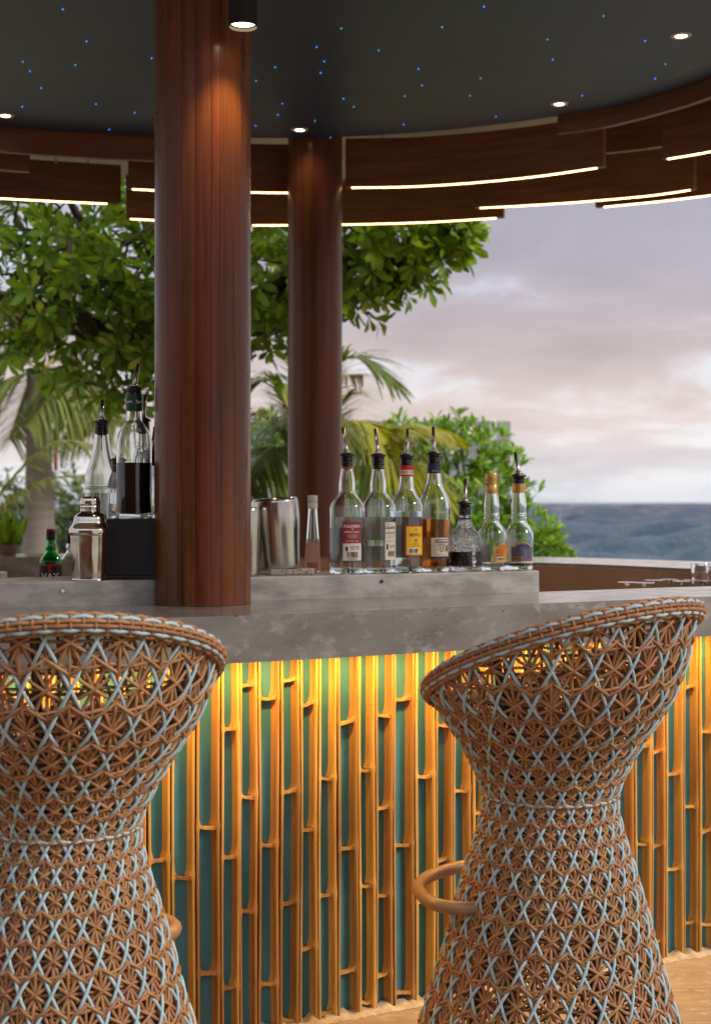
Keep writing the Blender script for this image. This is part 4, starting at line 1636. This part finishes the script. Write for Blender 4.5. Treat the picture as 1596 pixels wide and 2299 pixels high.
# green bottle and its neighbour on the work counter
ZW = .9506
pV = [(.037, 0), (.0385, .004), (.0385, .12), (.0385, .185), (.0365, .198), (.027, .211), (.0185, .221), (.0165, .228), (.0180, .239), (.0150, .252), (.0135, .258), (.0135, .285)]
Yv = 4.95
zt = P(115, 1187, Yv).z
sc = (zt - ZW) / .30
pV = [(r * 1.0, z * sc) for r, z in pV]
r_, rf = bottle('whisky_bottle', 'green glass whisky bottle with black label lettered VAT on the work counter', pV, ((115 - 798) / FPX * Yv, Yv, ZW), g_green, .12, glass('green_whisky', (.10, .45, .05), ior=1.34), group='bottles on the work counter')
MB().lathe([(.0140, .262 * sc), (.0155, .2625 * sc), (.0155, .298 * sc), (0, .30 * sc)], 24).build('cap', paper_blk, r_, autosmooth=True)
MB().lathe([(.0157, .293 * sc), (.0158, .299 * sc), (0, .3005 * sc)], 24).build('cap_top', red_band, r_, autosmooth=True)
lb = patch(r_, 'label', paper_blk, rf, -85, 85, .07 * sc, .184 * sc)
patch(lb, 'label_line', paper_redb, rf, -85, 85, .180 * sc, .183 * sc, off=.0013)
lettering(lb, 'VAT', .034, ink_white, rf, 8, .142 * sc, off=.0016, bold=.0008, squash=.95)
lettering(lb, '69', .034, ink_white, rf, 8, .106 * sc, off=.0016, bold=.0008)
patch(lb, 'seal', red_band, rf, -2, 16, .158 * sc, .179 * sc, off=.0018)
r_, rf = bottle('whisky_bottle', 'clear bottle with black cap beside the green one on the work counter', pV, ((161 - 798) / FPX * 4.98, 4.98, ZW), g_clear, .11, liq_rose, group='bottles on the work counter')
MB().lathe([(.0140, .250 * sc), (.0155, .2505 * sc), (.0155, .288 * sc), (0, .29 * sc)], 24).build('cap', paper_blk, r_, autosmooth=True)
q = P(0, 1284, 4.9)
o = MB().box((-.05, -.04, 0), (.018, .04, q.z - ZW)).build('napkin_box', white_plast, bevel=.004)
o.location = (q.x, 4.9, ZW)
tag(o, 'white napkin box on the work counter at some distance from the green bottle', 'box')

# upturned stem glasses on the glass counter
g_thin = glass('thin_glass', (.99, .99, .99))


def stem_glass():
    root = empty('stem_glass')
    H = .205
    pr = [(.0, H), (.020, H), (.0375, H - .0015), (.0378, H - .003), (.015, H - .008), (.0055, H - .018), (.0038, H - .05), (.0042, H - .085), (.012, H - .100), (.030, H - .120), (.038, H - .150), (.037, .02), (.034, .0)]
    inn = [(.0325, .0), (.0355, .02), (.0365, H - .150), (.0285, H - .121), (.010, H - .104), (0, H - .100)]
    MB().lathe(densify(pr, 3) + inn, 32).build('glass_body', g_thin, root, smooth=True)
    return root


def tumbler():
    root = empty('tumbler')
    pr = [(0, .105), (.030, .105), (.034, .102), (.036, .095), (.041, .0), (.0392, .0), (.0345, .088), (0, .092)]
    MB().lathe(densify(pr, 3), 32).build('glass_body', g_thin, root, autosmooth=True)
    return root


ZG = .8506
G_LIFT = .0
sg0 = stem_glass()
spots = [(1408, 1306), (1446, 1307), (1468, 1301), (1502, 1299), (1530, 1303), (1553, 1300), (1578, 1302)]
first = True
for k, (x, y) in enumerate(spots):
    Yg = (EYE - ZG - .205) * FPX / (y - 1127)
    o = sg0 if first else copy_tree(sg0)
    first = False
    q = P(x, y, Yg)
    o.location = (q.x, Yg, ZG)
    tag(o, 'upturned stem glass with its flat foot showing above the bar edge', 'glass', 'upturned stem glasses')
t0 = tumbler()
for k, x in enumerate((1571, 1606)):
    o = t0 if k == 0 else copy_tree(t0)
    Yg = 5.62
    q = P(x, 1290, Yg)
    # stands on the bases' row: on a small rack shelf
    o.location = (q.x, Yg, q.z - .06)
    tag(o, 'upturned clear tumbler on the raised rack behind the stem glasses', 'tumbler', 'upturned tumblers')
zr_ = P(1571, 1290, 5.62).z - .06
o = MB().box((1.30, 5.57, .8505), (1.47, 5.67, zr_ - .0005)).build('glass_rack', black_wood, bevel=.003)
tag(o, 'low dark rack under the upturned tumblers', 'rack')

# ------------------------------------------------------------------ vegetation


def leaf_shape(L, W, curl=.15, fold=.18, obov=True, n=5):
    """leaf along +X, normal +Z"""
    vs, fs = [], []
    for i in range(n + 1):
        f = i / n
        if obov:
            w = W * (math.sin(PI * min(1, f ** 1.6 * .93 + .03)) ** .75) * (.35 + .65 * f) * 1.05
        else:
            w = W * math.sin(PI * (f * .94 + .03)) ** .8
        x = L * f
        z = curl * L * (f - f * f * 1.9)
        vs += [(x, -w / 2, z + fold * w / 2), (x, 0, z), (x, w / 2, z + fold * w / 2)]
    for i in range(n):
        a = 3 * i
        fs += [(a, a + 3, a + 4, a + 1), (a + 1, a + 4, a + 5, a + 2)]
    return np.array(vs), fs


def basis(d, roll):
    d = np.asarray(d, float)
    d /= np.linalg.norm(d)
    ref = np.array([0, 0, 1.0])
    u = np.cross(ref, d)
    if np.linalg.norm(u) < 1e-4:
        u = np.array([1.0, 0, 0])
    u /= np.linalg.norm(u)
    w = np.cross(d, u)
    c, s_ = math.cos(roll), math.sin(roll)
    return np.stack([d, c * u + s_ * w, -s_ * u + c * w], 0)    # rows: x, y, z axes


def rosette(rng, pos, axis, nl, L, spread=(.7, 1.25)):
    """list of (matrix rows, position, length) for leaves round a twig tip"""
    out = []
    B = basis(axis, rng.uniform(0, 6.28))
    for k in range(nl):
        a = 2.4 * k + rng.uniform(-.3, .3)
        tilt = rng.uniform(*spread)
        d = B[0] * math.cos(tilt) + (B[1] * math.cos(a) + B[2] * math.sin(a)) * math.sin(tilt)
        l = L * rng.uniform(.65, 1.1)
        # leaf face turned towards the twig's axis
        R = basis(d, 0)
        nrm = B[0] - d * np.dot(B[0], d)
        if np.linalg.norm(nrm) > 1e-3:
            nrm /= np.linalg.norm(nrm)
            R = np.stack([d, np.cross(nrm, d), nrm], 0)
        out.append((R, np.asarray(pos) + d * .012, l))
    return out


def limb(m, pts, r0, r1, sides=7):
    c_ = catmull(pts, 6)
    m.tube(c_, np.linspace(r0, r1, len(c_)), sides)
    return c_


def broadleaf_tree():
    rng = random.Random(5)
    root = empty('almond_tree', (P(430, 0, 10.2).x, 10.2, 0))
    tag(root, 'broad leaved tree spreading its glossy crown behind the louvres', 'tree')
    R0 = np.array(root.location)
    blobs = [(20, 540, 9.4, .75), (110, 600, 9.5, .8), (210, 520, 9.4, .7), (250, 660, 9.6, .75), (330, 560, 9.5, .7), (60, 700, 10.0, .55), (160, 740, 9.8, .6), (260, 790, 9.6, .50), (330, 720, 9.6, .5),
             (230, 850, 9.5, .22), (300, 850, 9.5, .20), (430, 600, 9.6, .8), (430, 740, 9.7, .5), (600, 560, 9.4, .55), (590, 670, 9.6, .45), (600, 760, 9.6, .30), (690, 580, 9.3, .6), (760, 600, 9.3, .45),
             (820, 560, 9.1, .50), (800, 660, 9.2, .26), (890, 540, 9.1, .42), (870, 620, 9.2, .20), (945, 535, 9.0, .30), (945, 620, 9.1, .12), (1010, 525, 9.0, .17), (990, 570, 9.0, .14), (1035, 520, 9.0, .09),
             (150, 440, 9.0, .6), (420, 430, 9.0, .7), (700, 440, 9.0, .6), (950, 450, 8.9, .4), (-60, 640, 9.8, .8)]
    tm = MB()
    fork = np.array([R0[0], 10.2, 2.55])
    limb(tm, [(R0[0] + .1, 10.25, -.05), (R0[0] + .02, 10.2, .8), fork], .26, .17, 10)
    leaves = []
    for bi, (x, y, Y, r) in enumerate(blobs):
        c_ = np.array(P(x, y, Y))
        midp = fork * .45 + c_ * .55 + np.array([rng.uniform(-.2, .2), rng.uniform(-.1, .3), rng.uniform(-.15, .15)])
        limb(tm, [fork, midp, c_], .075, .02, 6)
        nro = int(10 + 62 * r * r)
        for k in range(nro):
            v = np.array([rng.gauss(0, 1) for _ in range(3)])
            v /= np.linalg.norm(v)
            rad = r * rng.uniform(.35, 1.0) ** .6
            pos = c_ + v * rad * np.array([1, .75, .9])
            ax = v * .8 + np.array([rng.uniform(-.4, .4), -.35, .25 + rng.uniform(-.3, .3)])
            if rng.random() < .5:
                tm.tube([c_ * .5 + pos * .5 + np.array([0, 0, -.03]), pos], [.011, .005], 4, cap=False)
            leaves += [(q, rng.random()) for q in rosette(rng, pos, ax, rng.randint(7, 10), rng.uniform(.105, .165))]
    limb(tm, [fork, P(300, 790, 9.9), P(190, 720, 9.7), P(120, 640, 9.6), P(80, 590, 9.5)], .10, .04, 8)
    for v in range(len(tm.v)):
        p = tm.v[v]
        tm.v[v] = (p[0] - R0[0], p[1] - R0[1], p[2] - R0[2])
    tm.build('trunk', bark, root, smooth=True)
    lv, lf = leaf_shape(1.0, .42, curl=.10, fold=.22)
    # nearest leaves in view become single leaf parts
    order = sorted(range(len(leaves)), key=lambda i: leaves[i][0][1][1] - .6 * leaves[i][0][2])
    vis = []
    for i in order:
        p = leaves[i][0][1]
        px, py = 798 + FPX * p[0] / p[1], 1127 - FPX * (p[2] - EYE) / p[1]
        if (0 < px < 345 and 460 < py < 900) or (568 < px < 645 and 505 < py < 850) or (767 < px < 1095 and 500 < py < 740):
            vis.append(i)
        if len(vis) == 285:
            break
    visset = set(vis)
    variants = []
    for k in range(6):
        mb = MB()
        mb.add(lv, lf, (k + .5) / 6)
        me = mb.mesh('leaf', True)
        me.materials.append(leaf_tree_y if k == 5 else leaf_tree)
        variants.append(me)
    m, my = MB(), MB()
    for i, ((R, p, l), rv) in enumerate(leaves):
        if i in visset:
            o = bpy.data.objects.new('leaf', variants[int(rv * 5.99)])
            C.objects.link(o)
            o.parent = root
            Mx = Matrix(((R[0][0] * l, R[1][0] * l, R[2][0] * l, p[0] - R0[0]), (R[0][1] * l, R[1][1] * l, R[2][1] * l, p[1] - R0[1]), (R[0][2] * l, R[1][2] * l, R[2][2] * l, p[2] - R0[2]), (0, 0, 0, 1)))
            o.matrix_basis = Mx
        else:
            w = (lv * l) @ R + (np.asarray(p) - R0)
            (my if rv > .93 else m).add(w, lf, rv)
    tag(m.build('crown', leaf_tree, root, smooth=True), kind='stuff')
    tag(my.build('young_crown_leaves', leaf_tree_y, root, smooth=True), kind='stuff')


broadleaf_tree()


def shrub(name, label, blobs, seed, L, W, material, nper, group=None, base=None, flowers=0, stems=True):
    rng = random.Random(seed)
    bx_ = base
    root = empty(name, bx_)
    tag(root, label, 'shrub', group)
    R0 = np.array(bx_)
    m, tm = MB(), MB()
    lv, lf = leaf_shape(1.0, W, curl=.12, fold=.25, n=4)
    for (c_, r) in blobs:
        c_ = np.array(c_)
        if stems:
            limb(tm, [R0, R0 * .5 + c_ * .5 + np.array([rng.uniform(-.1, .1), 0, -.1]), c_], .03, .008, 5)
        for k in range(int(nper * r * r) + 6):
            v = np.array([rng.gauss(0, 1) for _ in range(3)])
            v /= np.linalg.norm(v)
            pos = c_ + v * r * rng.uniform(.5, 1.0) ** .5
            if pos[2] < .03:
                continue
            ax = v * .6 + np.array([rng.uniform(-.3, .3), -.15, .75])
            for R, p, l in rosette(rng, pos, ax, rng.randint(6, 9), L, (.35, 1.1)):
                m.add((lv * l) @ R + (p - R0), lf, rng.random())
    for v in range(len(tm.v)):
        p = tm.v[v]
        tm.v[v] = (p[0] - R0[0], p[1] - R0[1], p[2] - R0[2])
    if tm.v:
        tm.build('stem', bark, root, smooth=True)
    tag(m.build('foliage', material, root, smooth=True), kind='stuff')
    if flowers:
        fm = MB()
        for k in range(flowers):
            (c_, r) = rng.choice(blobs)
            v = np.array([rng.uniform(-.8, .8), -.9, rng.uniform(-.4, .6)])
            v /= np.linalg.norm(v)
            p = np.array(c_) + v * r - R0
            fm.lathe([(0, p[2] + .02), (.02, p[2] + .012), (.012, p[2] - .01)], 6, p[0], p[1])
        fm.build('blossom', mat('pale_blossom', (.62, .55, .42), .7), root, smooth=True)
    return root


YB = 12.0
bl = []
SHY, SHR = 14, .92
for x, y, r in ((905, 960, .14), (945, 1000, .22), (1000, 970, .20), (1040, 950, .14), (1035, 1010, .30), (1090, 1000, .26), (1130, 1030, .22), (950, 1090, .30), (1030, 1110, .36), (1110, 1110, .34), (1170, 1110, .22),
                (1190, 1160, .24), (1230, 1190, .18), (1120, 1200, .36), (1200, 1240, .26), (1250, 1240, .18), (1275, 1255, .12), (1020, 1220, .4), (930, 1200, .36), (1100, 1300, .42), (1210, 1310, .34), (980, 1330, .45)):
    bl.append((P(x - 8, y + SHY, YB + random.uniform(-.15, .25)), r * SHR))
shrub('sea_lettuce_shrub', 'bright green rounded shrub rising behind the row of bottles', bl, 21, .115, .34, leaf_bush, 430, base=(P(1060, 0, YB).x, YB, 0), flowers=26)
bl = [(P(x, y, 12.6), r) for x, y, r in ((600, 990, .25), (575, 1010, .2), (630, 1060, .3), (580, 1110, .3), (660, 1120, .3), (740, 1080, .3), (760, 1150, .3), (700, 1200, .35), (600, 1220, .4))]
shrub('sea_lettuce_shrub', 'green shrub low between the two columns behind the steel bucket', bl, 22, .115, .30, leaf_bush, 210, base=(P(640, 0, 12.6).x, 12.6, 0))
for (cx_, cy_, rr, Yq, lab, sd) in ((25, 1165, 1.0, 26, 'dull green rounded bush behind the potted plant', 31), (150, 1160, 1.05, 27, 'dull green rounded bush between the tall palm and the thin pole', 32),
                                    (215, 1190, .7, 25, 'small olive bush behind the cocktail shaker', 33)):
    c_ = P(cx_, cy_, Yq)
    bl = [((c_.x + dx * rr, Yq + dy * rr, c_.z + dz * rr), rr * .55) for dx, dy, dz in ((0, 0, .35), (-.5, 0, .1), (.5, 0, .1), (0, -.3, 0), (-.4, 0, -.5), (.4, 0, -.5), (0, 0, -.8))]
    shrub('round_bush', lab, bl, sd, .16, .40, leaf_dark, 130, 'round bushes beyond the bar', base=(c_.x, Yq, -.01), stems=True)


def frond(root, name, base_, pts, L_leaf, material, rng, droop=.5, nl=46, rmat=None, rr=.018, R0=None):
    """one palm frond: curved rachis with two rows of leaflets"""
    c_ = catmull([np.asarray(p, float) for p in pts], 10)
    rm = MB()
    rm.tube(c_ - R0, np.linspace(rr, rr * .2, len(c_)), 6)
    ra = rm.build('rachis', rmat or rachis_m, None, smooth=True)
    m = MB()
    seg_ = np.linalg.norm(np.diff(c_, axis=0), axis=1)
    al_ = np.concatenate([[0], np.cumsum(seg_)])
    for k in range(nl):
        f = .10 + .88 * k / nl
        s_ = f * al_[-1]
        p = np.array([np.interp(s_, al_, c_[:, i]) for i in range(3)])
        p2 = np.array([np.interp(s_ + .05, al_, c_[:, i]) for i in range(3)])
        t = p2 - p
        t /= np.linalg.norm(t) + 1e-9
        side = np.cross(t, np.array([0, 0, 1.0]))
        side /= np.linalg.norm(side) + 1e-9
        l = L_leaf * (.35 + 1.0 * math.sin(PI * min(1, f * .85 + .12))) * rng.uniform(.85, 1.1)
        for sg in (-1, 1):
            d0 = side * sg * .75 + t * .75 + np.array([0, 0, .10]) + np.array([rng.uniform(-.12, .12) for _ in range(3)])
            d0 /= np.linalg.norm(d0)
            wv = np.cross(d0, side * sg * .2 + np.array([0, 0, 1.0]))
            wv /= np.linalg.norm(wv) + 1e-9
            vs = []
            for i in range(5):
                g_ = i / 4
                q = p + d0 * l * g_ + np.array([0, 0, -1.0]) * droop * l * g_ * g_
                w = .020 * L_leaf / .5 * (1 - .85 * g_) * (1.0 if i else .7)
                vs += [q - wv * w - R0, q + wv * w - R0]
            m.add(vs, [(2 * i, 2 * i + 1, 2 * i + 3, 2 * i + 2) for i in range(4)], rng.random())
    o = m.build(name, material, root, smooth=True)
    ra.parent = o
    return o


def palm(label, base_, crown, fronds, seed, tr0, tr1, L_leaf, bow=(0, 0)):
    rng = random.Random(seed)
    root = empty('coconut_palm', base_)
    tag(root, label, 'palm', 'palms beyond the bar')
    R0 = np.array(base_)
    crown = np.array(crown)
    mid_ = (R0 + crown) / 2 + np.array([bow[0], bow[1], 0])
    c_ = catmull([R0 - R0, mid_ - R0, crown - R0], 14)
    f = np.linspace(0, 1, len(c_))
    rad = tr1 + (tr0 - tr1) * np.exp(-f * 4.2)
    rad = rad * (1 + .025 * np.sin(np.arange(len(c_)) * 2.1))
    MB().tube(c_, rad, 14).build('trunk', bark_palm, root, smooth=True)
    for pts, mt, dr, nl in fronds:
        frond(root, 'frond', R0, [crown] + [np.array(p) for p in pts], L_leaf, mt, rng, dr, nl, R0=R0)
    return root


YP = 18.0
cr = P(88, 830, YP)
fr = []
for (x1, y1, x2, y2, dy, mt, dr) in ((180, 840, 265, 960, -.4, leaf_palm, .55), (150, 835, 60, 960, -.9, leaf_palm, .6), (20, 790, -90, 850, .2, leaf_palm, .5), (40, 720, -20, 640, .5, leaf_palm, .4),
                                     (120, 720, 150, 620, .6, leaf_palm, .4), (60, 740, 40, 660, -.5, leaf_dry, .4), (230, 760, 350, 800, .3, leaf_palm, .5), (10, 860, -60, 960, -.3, leaf_palm, .6),
                                     (170, 780, 300, 740, .6, leaf_palm, .4), (-20, 760, -140, 740, .4, leaf_palm, .4), (140, 860, 200, 980, .5, leaf_palm, .5), (60, 870, 20, 990, .6, leaf_palm, .5)):
    fr.append(([P(x1, y1, YP + dy * .7), P(x2, y2, YP + dy * 1.6)], mt, dr, 64))
palm('tall coconut palm with a thick swollen foot and bare trunk', (P(86, 1127, YP).x + .02, YP, -.05), cr, fr, 41, .36, .15, .62)
# a low frond sweeping across the trunk belongs to a younger palm standing off to the side
YQ = 13.0
crq = P(-60, 1190, YQ)
fr = [([P(20, 1130, YQ - .2), P(120, 1075, YQ - .3), P(235, 1065, YQ - .4)], leaf_palm, .45, 50), ([P(60, 1040, YQ + .1), P(150, 990, YQ + .1), P(260, 1020, YQ)], leaf_palm, .5, 46),
      ([P(-90, 1050, YQ), P(-120, 950, YQ)], leaf_palm, .4, 40)]
palm('young low palm whose long frond sweeps across the tall palm trunk', (crq.x - .1, YQ, -.03), crq, fr, 42, .16, .12, .40)
YR = 11.2
cr = P(690, 1075, YR)
fr = []
for pts, mt, dr in (([(730, 880, .0), (790, 800, -.1), (885, 855, -.2)], leaf_palm, .35), ([(640, 900, .2), (600, 850, .2), (530, 900, .2)], leaf_palm, .5), ([(620, 960, -.2), (560, 930, -.3), (490, 1010, -.3)], leaf_palm, .6),
                    ([(740, 960, .1), (770, 900, .2), (790, 880, .2)], leaf_palm_y, .4), ([(760, 960, -.3), (840, 960, -.5), (905, 1060, -.6)], leaf_palm_y, .55), ([(820, 990, -.1), (920, 960, -.2), (1005, 975, -.3)], leaf_palm_y, .35),
                    ([(740, 1000, -.4), (800, 985, -.7), (860, 1090, -.9)], leaf_palm, .6), ([(640, 1010, -.4), (590, 1020, -.7), (545, 1100, -.9)], leaf_palm, .6), ([(680, 930, .3), (670, 860, .5), (640, 790, .6)], leaf_palm, .4),
                    ([(720, 930, .4), (760, 850, .7), (820, 840, .9)], leaf_dry, .5), ([(700, 960, -.4), (690, 930, -.8), (650, 1000, -1.2)], leaf_palm, .6), ([(860, 1040, .2), (930, 1050, .3), (990, 1110, .3)], leaf_palm_y, .5)):
    fr.append(([P(x, y, YR + d) for x, y, d in pts], mt, dr, 70))
palm('short bushy palm with yellowing fronds behind the far timber column', (cr.x, YR, -.03), cr, fr, 43, .20, .15, .46)

# potted plant on the far counter
q = P(16, 1250, 7.1)
pp = empty('potted_plant', (q.x, 7.12, ZT + .0006))
tag(pp, 'small leafy plant in a shallow brown bowl on the far bar top', 'plant')
MB().lathe(densify([(0, .001), (.035, .001), (.040, .004), (.048, .03), (.052, .052), (.050, .055), (.046, .05), (.044, .042), (0, .044)], 3), 28).build('bowl', terracotta, pp, smooth=True)
rng = random.Random(77)
m = MB()
lv, lf = leaf_shape(1.0, .22, curl=-.25, fold=.2, obov=False)
for k in range(70):
    a_ = rng.uniform(0, 6.28)
    t_ = rng.uniform(.15, 1.1)
    d = (math.sin(t_) * math.cos(a_), math.sin(t_) * math.sin(a_), math.cos(t_))
    m.add((lv * rng.uniform(.09, .20)) @ basis(d, rng.uniform(-.3, .3)) + np.array([rng.uniform(-.015, .015), rng.uniform(-.015, .015), .043]), lf, rng.random())
tag(m.build('foliage', leaf_bush, pp, smooth=True), kind='stuff')

# far walls and pole
q0, q1 = P(560, 945, 21), P(1146, 945, 21)
pw = empty('parapet_wall', ((q0.x + q1.x) / 2, 21, 0))
tag(pw, 'grey concrete parapet wall behind the bright shrub', 'wall')
xa, xb = P(1098, 0, 21).x, P(1113, 0, 21).x
for a_, b_, nm, mt, dy in ((q0.x, xa - .003, 'wall_panel', wall_far, 0), (xa, xb, 'pilaster', wall_pale, -.06), (xb + .003, q1.x, 'wall_panel', wall_far, 0)):
    under(MB().box((a_, 21 + dy, -.05), (b_, 21.35, q0.z)).build(nm, mt, bevel=.01), pw)
qp = P(126, 960, 30)
fp = empty('flag_pole', (qp.x, 30, -.1))
tag(fp, 'thin grey pole with a faded red top beside the tall palm trunk', 'pole')
under(MB().tube([(qp.x, 30, -.1), (qp.x, 30, qp.z - .9)], .05, 8).build('shaft', pole_grey, smooth=True), fp)
under(MB().tube([(qp.x, 30, qp.z - .899), (qp.x, 30, qp.z)], .045, 8).build('painted_top', pole_red, smooth=True), fp)

# unseen boarded wall and roof added behind the viewer to darken reflections
pv = empty('unseen_dark_wall', (-6, -5.5, 0))
tag(pv, 'unseen dark boarded wall and roof added behind the viewer to darken reflections', 'light blocker')
for k in range(44):
    x = -15 + k * .4
    under(MB().box((x + .004, -5.5 + (k % 2) * .006, 0), (x + .396, -5.44 + (k % 2) * .006, 3.6)).build('board', wood_louvre), pv)
under(MB().box((-15.2, -9, 3.603), (2.9, -4.6, 3.75)).build('roof', wood_louvre), pv)
